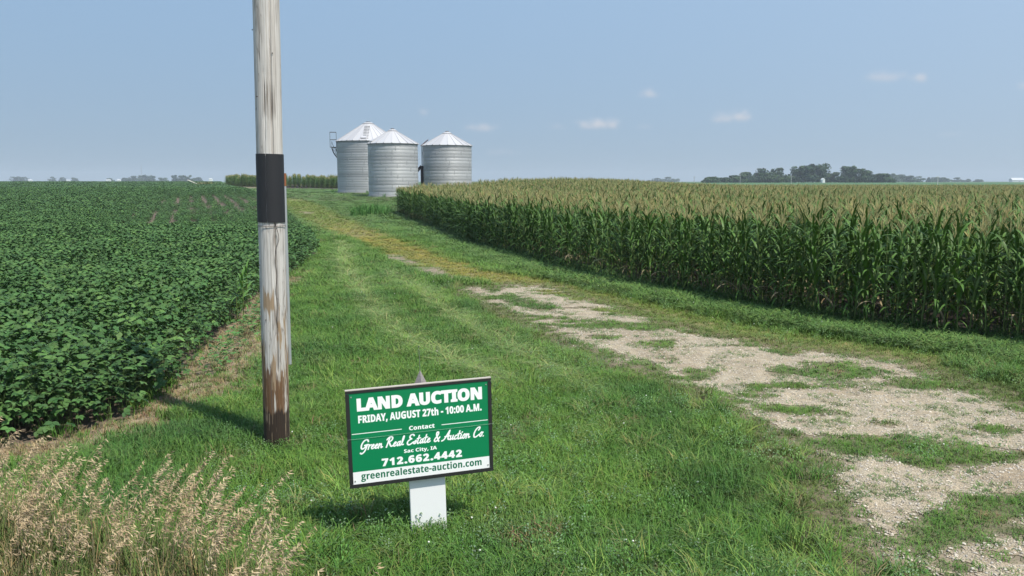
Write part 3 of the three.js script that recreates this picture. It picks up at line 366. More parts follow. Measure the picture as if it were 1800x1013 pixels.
// ---------------------------------------------------------------- dry brome in the corner
{
  const f = rng(61), straw1 = [0.50, 0.40, 0.26];
  const mkHead = (seed) => { const g = rng(seed), b = new MB(), n = 48; for (let k = 0; k < n; k++) { const s = k / n, y = s * 0.25, bend = s * s * 0.10, a = g() * 6.28, r = mix(0.034, 0.010, s) * rr(0.5, 1.1, g), p = V(bend + Math.cos(a) * r + 0.02, y - r * 0.5, Math.sin(a) * r), d = V(0.55 + Math.cos(a) * 0.35, -0.25 + rr(-0.4, 0.5, g), Math.sin(a) * 0.45).normalize(), sd = d.clone().cross(V(rr(-1, 1, g), rr(-1, 1, g), rr(-1, 1, g)).normalize()).normalize(), nn = sd.clone().cross(d).normalize(), L = rr(0.026, 0.042, g), t = rr(0.75, 1.25, g); b.strip([p, p.clone().addScaledVector(d, L * 0.45), p.clone().addScaledVector(d, L)], [sd, sd, sd], [0.0018, 0.0072, 0], [nn, nn, nn], [t, t * rr(0.93, 1.0, g), t * rr(0.85, 1, g)], 0.22); } b.tube([V(0, 0, 0), V(0.02, 0.12, 0), V(0.10, 0.24, 0)], [0.0012, 0.001, 0.0006], [0.9, 0.9, 0.8], 3); return b.geo(); };
  const mkStem = () => { const b = new MB(); b.tube([V(0, -0.02, 0), V(-0.01, 0.35, 0), V(0, 0.75, 0)], [0.0018, 0.0016, 0.0013], [1, 1, 1], 4); const d = V(0.3, 0, 0.2).normalize(); cornLeaf(b, 0.3, 0.6, 0.2, 0.007, 1.2, 1.6, [0.9, 1.1, 0.7], 0.001); cornLeaf(b, 0.18, 3.4, 0.22, 0.007, 1.2, 1.5, [0.8, 1.2, 0.6], 0.001); return b.geo(); };
  const heads = [71, 72, 73, 74].map(mkHead), stem = mkStem(), hm = [0, 1, 2].map((k) => { const m = leafMat(0.25, 0.9); m.color = col(...straw1.map((v, i) => v * [[0.85, 0.82, 0.78], [1, 1, 1], [1.15, 1.16, 1.15]][k][i])); return m; }), sm = leafMat(0.2, 0.9); sm.color = col(0.26, 0.25, 0.11);
  const inBrome = (x, z) => x > -5.6 && z < -3.2 && z > -6.55 - 0.2 * fbm(x * 2, 3) && z > -6.35 + (x + 4.3) * 0.42 && x < -1.25 - 0.62 * (-(z + 4.2)) + (fbm(x * 1.3, z * 1.3) - 0.5) * 0.8;
  const spots = [];
  for (let k = 0; k < 9000 && spots.length < 400; k++) { const x = rr(-5.6, -0.9, f), z = rr(-6.8, -3.3, f); if (!inBrome(x, z) || x < -0.70 * -z - 0.9) continue; if (fbm(x * 1.9 + 3, z * 1.9, 3) < 0.46 + 0.06 * S(-5.2, -4.2, z)) continue; spots.push({ x, z, d: Math.hypot(x, z) }); }
  const vis = spots.slice(0, 300), rest = spots.slice(300);
  for (const o of vis) {
    const g = thing('brome_stalk', 'dry straw-coloured brome grass stalk with a nodding seed head', 'grass stalk', [o.x, hgt(o.x, o.z), o.z], 'dry brome stalks in the near left corner'), s = rr(0.78, 1.08, f);
    g.rotation.set(rr(-0.16, 0.10, f), rr(-0.9, 0.9, f), rr(-0.30, 0.04, f), 'YXZ'); g.scale.setScalar(s);
    part('stem', stem, sm, g); const h = part('seed_head', heads[Math.floor(f() * 4)], hm[Math.floor(f() * 3)], g); h.position.y = 0.72; h.rotation.y = rr(-0.7, 0.7, f); h.scale.setScalar(rr(0.75, 1.2, f));
  }
  const gb = new MB(), bl = [];
  const leaf = tuftGeo(62, 24, 0.10, 0.25, 0.62, 0.0065, 0.5);
  for (let k = 0; k < 2600; k++) { const x = rr(-6, -0.8, f), z = rr(-6.9, -3.2, f); if (!inBrome(x, z)) continue; const dry = f() < 0.34; bl.push({ p: [x, hgt(x, z), z], ry: f() * 6.28, rx: rr(-0.1, 0.1, f), s: [1, rr(0.8, 1.25, f), 1], c: (dry ? [0.24, 0.20, 0.095] : mixc([0.07, 0.15, 0.03], [0.14, 0.20, 0.055], f())) }); }
  stuff('brome_leaves', leaf, grassMat, bl, 'green and straw blades under the dry brome seed heads', 'grass');
  const merged = mergeGeometries([stem.clone(), heads[0].clone().translate(0, 0.72, 0)]);
  stuff('brome_patch', merged, hm[0], rest.map((o) => ({ p: [o.x, hgt(o.x, o.z), o.z], ry: rr(-0.9, 0.9, f), rz: rr(-0.3, 0.04, f), s: [0.95, 0.95, 0.95] })), 'further dry brome stalks within the same patch', 'grass');
}

// ---------------------------------------------------------------- utility pole
{
  const x0 = -2.68, z0 = -8.68, H = 7.9, g = thing('utility_pole', 'weathered grey-white wooden utility pole with a black band and dark base', 'pole', [x0, hgt(x0, z0), z0]);
  g.rotation.z = -0.0155; g.rotation.x = 0.0;
  const NR = 144, NH = 260, P = [], U = [], I = [], rad = (y) => mix(0.143, 0.133, y / H);
  const crackA = (y) => 1.02 + 0.03 * Math.sin(y * 2.1) + 0.04 * (fbm(y * 1.7, 3, 3) - 0.5);
  for (let j = 0; j <= NH; j++) { const y = -0.3 + (H + 0.3) * j / NH; for (let i = 0; i <= NR; i++) { const a = i / NR * 2 * Math.PI, aa = i === NR ? 0 : a; let r = rad(Math.max(0, y)) + 0.006 * (fbm(Math.cos(aa) * 2 + 9, y * 0.7 + Math.sin(aa) * 2, 3) - 0.5) + 0.0022 * (vn(i % NR * 0.9, y * 1.1) - 0.5); const d1 = Math.abs(a - crackA(y)); if (y > 0.9 && d1 < 0.075) r -= 0.03 * (1 - d1 / 0.075); const d2 = Math.abs(a - 1.62 - 0.05 * Math.sin(y * 3)); if (y > 3.45 && y < 4.2 && d2 < 0.05) r -= 0.008 * (1 - d2 / 0.05); P.push(Math.cos(a) * r, y, Math.sin(a) * r); U.push(i / NR, (y + 0.3) / (H + 0.3)); } }
  for (let j = 0; j < NH; j++) for (let i = 0; i < NR; i++) { const a = j * (NR + 1) + i, b = a + 1, c = a + NR + 1; I.push(a, c, b, b, c, c + 1); }
  const geo = new THREE.BufferGeometry(); geo.setAttribute('position', new THREE.Float32BufferAttribute(P, 3)); geo.setAttribute('uv', new THREE.Float32BufferAttribute(U, 2)); geo.setIndex(I); geo.computeVertexNormals();
  const woodAt = (u, v) => { const y = v * (H + 0.3) - 0.3, a = u * 2 * Math.PI, cx = Math.cos(a) * 0.14, sz = Math.sin(a) * 0.14; // grain runs up the pole
    const gr = fbm(a * 26, y * 1.3, 3), fine = fbm(a * 70, y * 6, 2), blotch = fbm(a * 2.6 + 5, y * 2.6, 4), streak = fbm(a * 9 + 3, y * 1.7 + 2, 4);
    let c = mixc([0.56, 0.52, 0.475], [0.76, 0.73, 0.69], clamp((gr - 0.3) * 2));
    c = mixc(c, [0.27, 0.235, 0.205], clamp((blotch - 0.46) * 3.4) * clamp((streak - 0.36) * 3.4)); const kn = fbm(a * 3.1 + 40, y * 2.6 + 11, 3); c = mixc(c, [0.22, 0.185, 0.16], S(0.03, 0.0, Math.abs(kn - 0.56)) * S(0.42, 0.6, fbm(a * 2 + 1, y * 1.1, 2)) * 0.75); const cut = fbm(a * 34 + 9, y * 0.7 + 3, 2); c = mixc(c, [0.20, 0.165, 0.14], S(0.68, 0.8, cut) * 0.8);
    c = c.map((q) => q * (0.86 + 0.3 * (fine - 0.3)));
    const ragged = (h, s) => S(-0.06, 0.06, h - y + (fbm(a * 4.5 + s, y * 2.6 + s, 4) - 0.5) * 1.7 + (gr - 0.5) * 0.35);
    const tan = ragged(1.75, 4) * S(0.44, 0.54, fbm(a * 3.6 + 2, y * 2.2 + 6, 4)); c = mixc(c, mixc([0.36, 0.245, 0.13], [0.24, 0.145, 0.07], streak), tan * 0.85);
    const brown = ragged(0.86, 9); c = mixc(c, mixc([0.17, 0.085, 0.036], [0.075, 0.037, 0.018], clamp(gr * 1.5 - 0.2)), brown * 0.94);
    const dark = S(-0.03, 0.03, 0.46 - y + (fbm(a * 6 + 1, 2, 3) - 0.5) * 0.12); c = mixc(c, mixc([0.020, 0.013, 0.009], [0.045, 0.027, 0.017], gr), dark);
    const chip = S(0.64, 0.70, fbm(a * 11 + 8, y * 5 + 4, 3)); if (y < 0.9) c = mixc(c, [0.33, 0.25, 0.17], chip * 0.5);
    return c; };
  const toS = (v) => v <= 0.0031308 ? v * 12.92 : 1.055 * Math.pow(v, 1 / 2.4) - 0.055;
  const wood = tex(512, 2048, (u, v) => woodAt(u, v).map(toS), true), bump = tex(512, 2048, (u, v) => { const y = v * 8.2, a = u * 6.283, n = 0.55 * fbm(a * 40, y * 1.6, 3) + 0.45 * fbm(a * 90, y * 9, 2); return [n, n, n]; });
  part('shaft', geo, new THREE.MeshStandardMaterial({ map: wood, bumpMap: bump, bumpScale: 0.008, roughness: 0.9 }), g, 'silvered wood with a long crack, brown stains and a dark foot');
  const bandG = new THREE.CylinderGeometry(0.1465, 0.1475, 0.735, 64, 4, true, 0, Math.PI * 2 - 0.03); bandG.translate(0, 2.935, 0);
  part('black_band', bandG, std([0.018, 0.018, 0.021], 0.55, 0, { side: THREE.DoubleSide }), g);
  const rust = std([0.26, 0.10, 0.045], 0.9), galv = std([0.50, 0.52, 0.53], 0.5, 0.6);
  // galvanised pipe strapped behind the right side
  const pg = new THREE.CylinderGeometry(0.021, 0.021, 2.0, 14, 1, true); pg.translate(0.158, 1.96, -0.055); pg.rotateZ(0.008);
  const pipe = part('steel_pipe', pg, galv, g, 'thin galvanised pipe on the right side of the pole');
  const cap = new THREE.CylinderGeometry(0.024, 0.023, 0.14, 12); cap.translate(0.134, 3.03, -0.055); part('rusty_cap', cap, rust, pipe);
  const strap = new THREE.TorusGeometry(0.1495, 0.003, 6, 60); strap.rotateX(Math.PI / 2); strap.translate(0, 2.53, 0); part('strap', strap, std([0.10, 0.09, 0.085], 0.7, 0.5), g);
  const pts = []; for (let k = 0; k <= 22; k++) { const y = 2.56 - 1.15 * k / 22, a = 1.03 - 0.22 * Math.sin(Math.PI * clamp(k / 5)) + 0.05 * Math.sin(k), r = 0.147 + 0.02 * Math.sin(Math.PI * clamp(k / 5)); pts.push(V(Math.cos(a) * r, y, Math.sin(a) * r)); }
  part('ground_wire', new THREE.TubeGeometry(new THREE.CatmullRomCurve3(pts), 60, 0.0028, 5), std([0.03, 0.025, 0.022], 0.7), g);
  for (const [y, a] of [[4.6, 3.0], [4.35, 0.9], [3.9, 2.2], [2.1, 2.5], [1.5, 1.9]]) { const n = new THREE.CylinderGeometry(0.005, 0.005, 0.02, 6); n.rotateZ(Math.PI / 2); n.translate(0.142, 0, 0); n.rotateY(-a); n.translate(0, y, 0); part('nail', n, std([0.06, 0.04, 0.03], 0.7, 0.4), g); }
}

// ---------------------------------------------------------------- sign
{
  const SX = -0.735, SZ = -6.35, g = thing('auction_sign', 'green and white land auction sign in a black frame on a white post', 'sign', [SX, hgt(SX, SZ), SZ]);
  g.rotation.set(0, 0.285, 0); g.rotation.order = 'YXZ'; g.rotation.z = 0.022;
  const W = 1.21, Hh = 0.80, y0 = 0.525;
  const cv = document.createElement('canvas'); cv.width = 1536; cv.height = 1010; const c = cv.getContext('2d');
  c.fillStyle = '#00804f'; c.fillRect(0, 0, 1536, 1010); c.fillStyle = '#f4f4f2'; c.fillRect(0, 868, 1536, 142);
  const text = (t, x, y, w, h, fat = 0, color = '#fbfbf8', fam = 'bold 100px sans-serif') => { c.save(); c.font = fam; const m = c.measureText(t), cap = 71.4; c.translate(x, y); c.scale(w / m.width, h / cap); c.fillStyle = c.strokeStyle = color; c.lineJoin = 'miter'; c.miterLimit = 3; if (fat) { c.lineWidth = fat; c.strokeText(t, 0, 0); } c.fillText(t, 0, 0); c.restore(); };
  text('LAND AUCTION', 82, 190, 1380, 126, 9);
  text('FRIDAY, AUGUST 27th - 10:00 A.M.', 92, 326, 1356, 78, 5);
  c.fillStyle = '#fbfbf8'; c.fillRect(24, 440, 530, 8); c.fillRect(990, 440, 522, 8);
  text('Contact', 630, 466, 284, 46, 3.5);
  text('Sac City, IA', 566, 716, 362, 38, 3);
  { const t = '712.662.4442', wd = [...t].map((q) => q === '.' ? 0.55 : 1), tot = wd.reduce((a, b) => a + b, 0); let X = 322; for (let k = 0; k < t.length; k++) { const w = 892 * wd[k] / tot; text(t[k], X + w * 0.05, 834, w * 0.86, 78, 7); X += w; } };
  text('greenrealestate-auction.com', 98, 962, 1336, 76, 2, '#0b6a4a');
  // brush-script line, drawn stroke by stroke
  const GL = {
    G: [0.74, [[[0.7, 0.78], [0.62, 1.0], [0.3, 0.95], [0.06, 0.55], [0.1, 0.12], [0.36, 0.08], [0.62, 0.42]], [[0.66, 0.48], [0.6, 0.1], [0.46, -0.25], [0.2, -0.42], [0.12, -0.3]], [[0.4, 0.42], [0.55, 0.47], [0.74, 0.47]]]],
    r: [0.3, [[[0.1, 0.44], [0.06, 0.0]], [[0.07, 0.2], [0.16, 0.42], [0.3, 0.42]]]], e: [0.34, [[[0.03, 0.2], [0.2, 0.24], [0.28, 0.36], [0.18, 0.46], [0.05, 0.3], [0.05, 0.06], [0.18, 0.0], [0.34, 0.13]]]],
    n: [0.42, [[[0.06, 0.44], [0.04, 0.0]], [[0.05, 0.18], [0.16, 0.42], [0.28, 0.42], [0.27, 0.1], [0.32, 0.0], [0.42, 0.1]]]], a: [0.42, [[[0.3, 0.38], [0.18, 0.46], [0.04, 0.28], [0.06, 0.03], [0.18, 0.02], [0.3, 0.3]], [[0.32, 0.45], [0.29, 0.1], [0.33, 0.0], [0.42, 0.1]]]],
    l: [0.24, [[[0.04, 0.15], [0.18, 0.6], [0.2, 0.95], [0.1, 0.92], [0.05, 0.4], [0.07, 0.03], [0.24, 0.1]]]], s: [0.3, [[[0.0, 0.08], [0.2, 0.46], [0.26, 0.2], [0.16, 0.0], [0.03, 0.06]]]], t: [0.28, [[[0.14, 0.82], [0.08, 0.3], [0.08, 0.04], [0.16, 0.0], [0.28, 0.1]], [[-0.02, 0.52], [0.3, 0.56]]]],
    u: [0.42, [[[0.05, 0.44], [0.03, 0.1], [0.1, 0.0], [0.26, 0.2], [0.3, 0.44]], [[0.31, 0.44], [0.28, 0.1], [0.32, 0.0], [0.42, 0.1]]]], c: [0.32, [[[0.28, 0.36], [0.2, 0.46], [0.05, 0.3], [0.05, 0.06], [0.16, 0.0], [0.32, 0.12]]]], i: [0.2, [[[0.07, 0.44], [0.04, 0.1], [0.09, 0.0], [0.2, 0.1]], [[0.13, 0.66], [0.14, 0.68]]]], o: [0.36, [[[0.2, 0.46], [0.05, 0.34], [0.05, 0.06], [0.18, 0.0], [0.3, 0.2], [0.22, 0.44], [0.36, 0.4]]]],
    R: [0.72, [[[0.26, 0.9], [0.16, 0.4], [0.08, 0.0]], [[0.02, 0.74], [0.14, 0.96], [0.42, 1.04], [0.6, 0.84], [0.46, 0.56], [0.2, 0.5]], [[0.26, 0.5], [0.42, 0.2], [0.56, 0.0], [0.72, 0.1]]]], E: [0.68, [[[0.62, 0.86], [0.54, 1.02], [0.24, 0.96], [0.18, 0.66], [0.42, 0.55]], [[0.42, 0.55], [0.12, 0.46], [0.02, 0.16], [0.18, -0.02], [0.42, 0.02], [0.66, 0.22]]]],
    A: [0.7, [[[-0.1, 0.0], [0.08, 0.02], [0.3, 0.45], [0.56, 1.0]], [[0.56, 1.0], [0.5, 0.5], [0.5, 0.05], [0.68, 0.08]], [[0.16, 0.4], [0.62, 0.42]]]], C: [0.66, [[[0.5, 0.7], [0.64, 0.86], [0.54, 1.04], [0.24, 0.86], [0.06, 0.4], [0.12, 0.02], [0.36, -0.02], [0.66, 0.24]]]], '.': [0.2, [[[0.06, 0.02], [0.08, 0.03]]]], '&': [0.66, [[[0.6, 0.42], [0.42, 0.06], [0.14, 0.0], [0.08, 0.24], [0.4, 0.62], [0.42, 0.92], [0.24, 0.98], [0.2, 0.72], [0.4, 0.3], [0.58, 0.0]]]], ' ': [0.3, []],
  };
  const line = 'Green Real Estate & Auction Co.', total = [...line].reduce((s, ch) => s + GL[ch][0] + 0.02, 0), em = 112, sx = 1370 / (total * em);
  c.save(); c.transform(1, 0, -0.22, 1, 100, 628); c.strokeStyle = '#fbfbf8'; c.lineCap = c.lineJoin = 'round'; let px = 0;
  for (const ch of line) { for (const st of GL[ch][1]) { c.lineWidth = (/[A-Z&]/.test(ch) ? 17 : 15); c.beginPath(); const q = st.map(([a, b]) => [(px + a) * em * sx, -b * em]); c.moveTo(...q[0]); for (let k = 1; k < q.length - 1; k++) c.quadraticCurveTo(...q[k], k === q.length - 2 ? q[k + 1][0] : (q[k][0] + q[k + 1][0]) / 2, k === q.length - 2 ? q[k + 1][1] : (q[k][1] + q[k + 1][1]) / 2); if (q.length === 2) c.lineTo(...q[1]); c.stroke(); } px += GL[ch][0] + 0.02; }
  c.restore();
  const map = new THREE.CanvasTexture(cv); map.colorSpace = THREE.SRGBColorSpace; map.anisotropy = 8;
  part('panel', box(W - 0.03, Hh - 0.03, 0.006, 0, y0 + Hh / 2, 0.012), std([0.03, 0.20, 0.11], 0.6), g);
  const face = new THREE.PlaneGeometry(W - 0.036, Hh - 0.036); face.translate(0, y0 + Hh / 2, 0.0165); part('printed_face', face, new THREE.MeshStandardMaterial({ map, roughness: 0.42 }), g, 'green print with white lettering above a white web address strip');
  const bar = 0.030, fm = std([0.022, 0.022, 0.022], 0.5), fp = (w, h, x, y) => part('frame_bar', box(w, h, 0.034, x, y, 0.004), fm, g);
  fp(W, bar, 0, y0 + bar / 2 - 0.008); fp(W, bar * 0.66, 0, y0 + Hh - bar / 3 + 0.006); fp(bar, Hh - bar * 1.66 + 0.002, -W / 2 + bar / 2, y0 + Hh / 2 + 0.002); fp(bar, Hh - bar * 1.66 + 0.002, W / 2 - bar / 2, y0 + Hh / 2 + 0.002);
  part('frame_top_edge', box(W + 0.002, 0.006, 0.036, 0, y0 + Hh + 0.0105, 0.003), std([0.42, 0.38, 0.33], 0.8), g);
  const postG = new THREE.ExtrudeGeometry((() => { const s = new THREE.Shape(); s.moveTo(-0.148, -0.1); s.lineTo(0.148, -0.1); s.lineTo(0.148, 0.65); s.lineTo(-0.148, 0.65); s.lineTo(-0.148, -0.1); return s; })(), { depth: 0.03, bevelEnabled: true, bevelSize: 0.004, bevelThickness: 0.004, bevelSegments: 2 }); postG.translate(0.04, 0, -0.055);
  part('post', postG, std([0.85, 0.85, 0.85], 0.5), g);
  const stakeG = new THREE.CylinderGeometry(0.055, 0.055, 1.30, 4); stakeG.translate(0, 0.59, 0); const tipG = new THREE.ConeGeometry(0.055, 0.12, 4, 1, true); tipG.translate(0, 1.30, 0); const st = mergeGeometries([stakeG.toNonIndexed(), tipG.toNonIndexed()]); st.computeVertexNormals(); st.translate(0.03, 0.06, -0.13);
  part('wooden_stake', st, std([0.33, 0.30, 0.29], 0.9, 0, { map: grainMap }), g, 'grey pointed stake behind the panel');
  part('wire', rod(V(0.03, 1.40, -0.13), V(0.028, 1.63, -0.135), 0.0022, 5), std([0.25, 0.25, 0.24], 0.5, 0.6), g);
  part('tie_wire', rod(V(-W / 2, y0 + 0.405, 0.0225), V(W / 2 + 0.012, y0 + 0.41, 0.0225), 0.0008, 5), std([0.35, 0.45, 0.40], 0.5, 0.3), g);
  for (const [u, v] of [[-0.56, 0.755], [0.56, 0.755], [-0.56, 0.05], [0.56, 0.05]]) { const s = new THREE.CylinderGeometry(0.006, 0.006, 0.004, 10); s.rotateX(Math.PI / 2); s.translate(u, y0 + v, 0.0185); part('screw', s, std([0.5, 0.5, 0.5], 0.4, 0.7), g); }
}

// ---------------------------------------------------------------- grain bins
const galvA = [std([0.41, 0.415, 0.42], 0.55, 0.15), std([0.36, 0.365, 0.37], 0.58, 0.15), std([0.45, 0.455, 0.46], 0.53, 0.15)], roofM = [std([0.50, 0.495, 0.50], 0.6, 0.3), std([0.45, 0.445, 0.455], 0.62, 0.3)], darkM = std([0.10, 0.105, 0.11], 0.7, 0.3), concrete = std([0.42, 0.41, 0.39], 0.95);
function bin(label, x, z, r, eave, rise, nRing, nPanel, seed) {
  const f = rng(seed), g = thing('grain_bin', label, 'grain bin', [x, hgt(x, z), z], 'corrugated grain bins');
  const fd = new THREE.CylinderGeometry(r + 0.15, r + 0.15, 0.5, 64); fd.translate(0, -0.12, 0); part('foundation', fd, concrete, g);
  const hr = (eave - 0.13) / nRing, prof = []; const nw = 4;
  for (let k = 0; k <= nw * 6; k++) { const t = k / (nw * 6); prof.push(new THREE.Vector2(r + 0.013 * Math.sin(t * nw * 2 * Math.PI) + 0.02 * Math.sin(Math.PI * t), t * hr)); }
  prof.push(new THREE.Vector2(r - 0.02, hr));
  const ringG = new THREE.LatheGeometry(prof, 96), seamG = (() => { const l = []; for (let k = 0; k < 6; k++) { const b = new THREE.BoxGeometry(0.09, hr * 0.97, 0.03); b.translate(0, hr / 2, r + 0.028); b.rotateY(k / 6 * 2 * Math.PI + 0.35); l.push(b); } return mergeGeometries(l); })();
  for (let k = 0; k < nRing; k++) { const m = part('wall_ring', ringG, galvA[Math.floor(f() * 3)], g); m.position.y = 0.13 + k * hr; m.rotation.y = f() * 6; const s = part('sheet_seams', seamG, galvA[1], m); s.rotation.y = (k % 2) * 0.52; }
  const rimG = new THREE.CylinderGeometry(r + 0.03, r + 0.03, 0.09, 96, 1, true); rimG.translate(0, eave - 0.05, 0); part('eave_rim', rimG, darkM, g);
  // roof: one pressed panel per sector with a raised rib along its edge
  const rt = r * 0.16, re = r + 0.16, yTop = eave + rise - 0.28, dth = 2 * Math.PI / nPanel, slope = (yTop - eave) / (re - rt), pb = new MB();
  const pt = (rad, a, up) => V(Math.sin(a) * rad, eave + (re - rad) * slope + up, Math.cos(a) * rad), nrm = (a) => V(Math.sin(a) * slope, 1, Math.cos(a) * slope).normalize();
  const quad = (a, b, c, d, n) => { const i = [a, b, c, d].map((p) => pb.v(p, n, [1, 1, 1])); pb.i.push(i[0], i[1], i[2], i[0], i[2], i[3]); };
  const rib = (rad) => Math.min(0.09, rad * dth * 0.25) / rad;
  for (const [a0, a1, u0, u1] of [[0, 1, 0, 0]]) { const w0 = rib(re), w1 = rib(rt); quad(pt(re, w0, 0), pt(re, dth, 0), pt(rt, dth, 0), pt(rt, w1, 0), nrm(dth / 2)); const up = 0.075; quad(pt(re, 0, up), pt(re, w0, up), pt(rt, w1, up * 0.5), pt(rt, 0, up * 0.5), nrm(0)); const sN = V(Math.cos(0), 0, -Math.sin(0)); quad(pt(re, w0, up), pt(re, w0, 0), pt(rt, w1, 0), pt(rt, w1, up * 0.5), sN); quad(pt(re, 0, 0), pt(re, 0, up), pt(rt, 0, up * 0.5), pt(rt, 0, 0), sN.clone().negate()); quad(pt(re, 0, 0), pt(re, w0, 0), pt(re, w0, up), pt(re, 0, up), V(0, 0, 1)); quad(pt(re, w0, -0.06), pt(re, dth, -0.06), pt(re, dth, 0), pt(re, w0, 0), V(Math.sin(dth / 2), 0, Math.cos(dth / 2))); }
  const pg = pb.geo(); pg.deleteAttribute('color');
  const rm = roofM.map((m) => { const q = m.clone(); q.side = THREE.DoubleSide; return q; });
  for (let k = 0; k < nPanel; k++) { const m = part('roof_panel', pg, rm[f() < 0.65 ? 0 : 1], g); m.rotation.y = k * dth + 0.1; }
  const cyl = new THREE.CylinderGeometry(rt * 0.72, rt + 0.12, 0.16, 32); cyl.translate(0, yTop + 0.10, 0); const cap = part('roof_collar', cyl, roofM[0], g);
  const lid = new THREE.CylinderGeometry(rt * 0.35, rt * 0.62, 0.14, 24); lid.translate(0, yTop + 0.26, 0); part('fill_lid', lid, darkM, cap);
  return g;
}
const hatch = (g, r, eave, a, s = 1) => { const m = part('inspection_hatch', box(0.75 * s, 0.10, 0.6 * s), roofM[0], g); m.position.set(Math.sin(a) * r * 0.9, eave + r * 0.1 * 0.62 + 0.2, Math.cos(a) * r * 0.9); m.rotation.set(0.5, a, 0, 'YXZ'); };
const ladder = (g, r, eave, a, top = 0.6) => { const l = []; const sv = 0.22; for (const s of [-sv, sv]) l.push(box(0.05, eave + top - 0.5, 0.05, s, (eave + top) / 2 + 0.25, r + 0.22)); for (let y = 0.7; y < eave + top; y += 0.32) l.push(box(sv * 2, 0.03, 0.03, 0, y, r + 0.22)); for (let y = 1; y < eave; y += 1.6) for (const s of [-sv, sv]) l.push(box(0.04, 0.04, 0.24, s, y, r + 0.11)); const m = part('ladder', mergeGeometries(l), darkM, g); m.rotation.y = a; };
{
  const b2 = bin('small corrugated grain bin standing nearest, front of the three', -15.5, -104.2, 3.2, 6.75, 1.95, 15, 20, 3); hatch(b2, 3.2, 6.75, -0.95);
  const b3 = bin('small corrugated grain bin standing alone right of the dark pipe', -9.15, -113, 3.42, 6.75, 2.0, 15, 20, 4); ladder(b3, 3.42, 6.75, -Math.PI / 2 - 0.12, 0.2);
  { const l = [rod(V(-3.75, 6.7, -0.4), V(-2.7, 7.6, -0.3), 0.05), rod(V(-3.75, 6.7, 0.05), V(-2.7, 7.6, 0.05), 0.05), rod(V(-3.3, 7.1, -0.36), V(-3.3, 7.1, 0.05), 0.04)]; part('roof_ladder_hoop', mergeGeometries(l), std([0.14, 0.07, 0.06], 0.8), b3); }
  const b1 = bin('large corrugated grain bin behind the front bin with an outside stair', -21.65, -121, 4.72, 7.6, 2.95, 21, 30, 5); hatch(b1, 4.72, 7.6, 0.02, 1.1);
  const eave = 7.6, r = 4.72, ring = new THREE.TorusGeometry(r * 0.735, 0.05, 6, 72); ring.rotateX(Math.PI / 2); ring.translate(0, eave + 2.95 * 0.28, 0); part('roof_ring', ring, darkM, b1);
  { const l = []; for (let k = 0; k < 9; k++) { const t = k / 9, rad = mix(r * 0.95, r * 0.25, t); const b = box(0.8, 0.06, 0.10, 0, eave + (r - rad) * 0.66 + 0.12, rad); l.push(b); } const m = part('roof_rungs', mergeGeometries(l), galvA[1], b1); m.rotation.y = 0.08; }
  // stair that winds round the far left of the wall up to a railed landing at the eave
  { const l = [], aT = -Math.PI / 2 + 0.12, aB = -Math.PI / 2 - 1.0, n = 18; let prev = null; const P = (t, rad, y) => V(Math.sin(mix(aB, aT, t)) * rad, y, Math.cos(mix(aB, aT, t)) * rad);
    for (let k = 0; k <= n; k++) { const t = k / n, y = mix(3.2, eave - 0.9, t), a = mix(aB, aT, t); const st = new THREE.BoxGeometry(0.28, 0.05, 0.62); st.translate(0, y, r + 0.42); st.rotateY(a); l.push(st); const cur = [P(t, r + 0.74, y - 0.05), P(t, r + 0.74, y + 0.95), P(t, r + 0.14, y - 0.05)]; if (prev) { l.push(rod(prev[0], cur[0], 0.07), rod(prev[1], cur[1], 0.03), rod(prev[2], cur[2], 0.05)); } if (k % 3 === 0) l.push(rod(cur[0], cur[1], 0.025)); prev = cur; }
    part('stair', mergeGeometries(l.map((q) => q.index ? q.toNonIndexed() : q)), darkM, b1, 'dark metal stair winding down the left side');
    const q = [], yl = eave - 0.85; const pl = new THREE.BoxGeometry(1.0, 0.07, 0.95); pl.translate(0, yl, r + 0.5); q.push(pl); for (const [u, v] of [[-0.5, 0.03], [-0.5, 0.95], [0.5, 0.95], [0.5, 0.03]]) q.push(rod(V(u, yl, r + v), V(u, yl + 2.2, r + v), 0.03)); for (const y of [1.1, 2.2]) { q.push(rod(V(-0.5, yl + y, r + 0.95), V(0.5, yl + y, r + 0.95), 0.03), rod(V(-0.5, yl + y, r + 0.03), V(-0.5, yl + y, r + 0.95), 0.03), rod(V(0.5, yl + y, r + 0.03), V(0.5, yl + y, r + 0.95), 0.03)); }
    const m = part('landing', mergeGeometries(q.map((w) => w.index ? w.toNonIndexed() : w)), darkM, b1); m.rotation.y = aT + 0.1; }
  const ax = -12.6, az = -112.2, au = thing('unloading_auger', 'dark upright unloading pipe with slanted spout between two bins', 'auger', [ax, hgt(ax, az), az]), am = std([0.035, 0.022, 0.022], 0.7, 0.2);
  part('upright_tube', (() => { const c = new THREE.CylinderGeometry(0.26, 0.26, 3.8, 20); c.translate(0, 1.85, 0); return c; })(), am, au);
  part('head_box', box(0.5, 0.42, 0.46, 0, 3.75, 0), am, au);
  part('spout', (() => { const c = new THREE.CylinderGeometry(0.19, 0.21, 1.15, 16); c.rotateZ(-0.72); c.translate(-0.5, 3.5, 0); return c; })(), am, au);
}
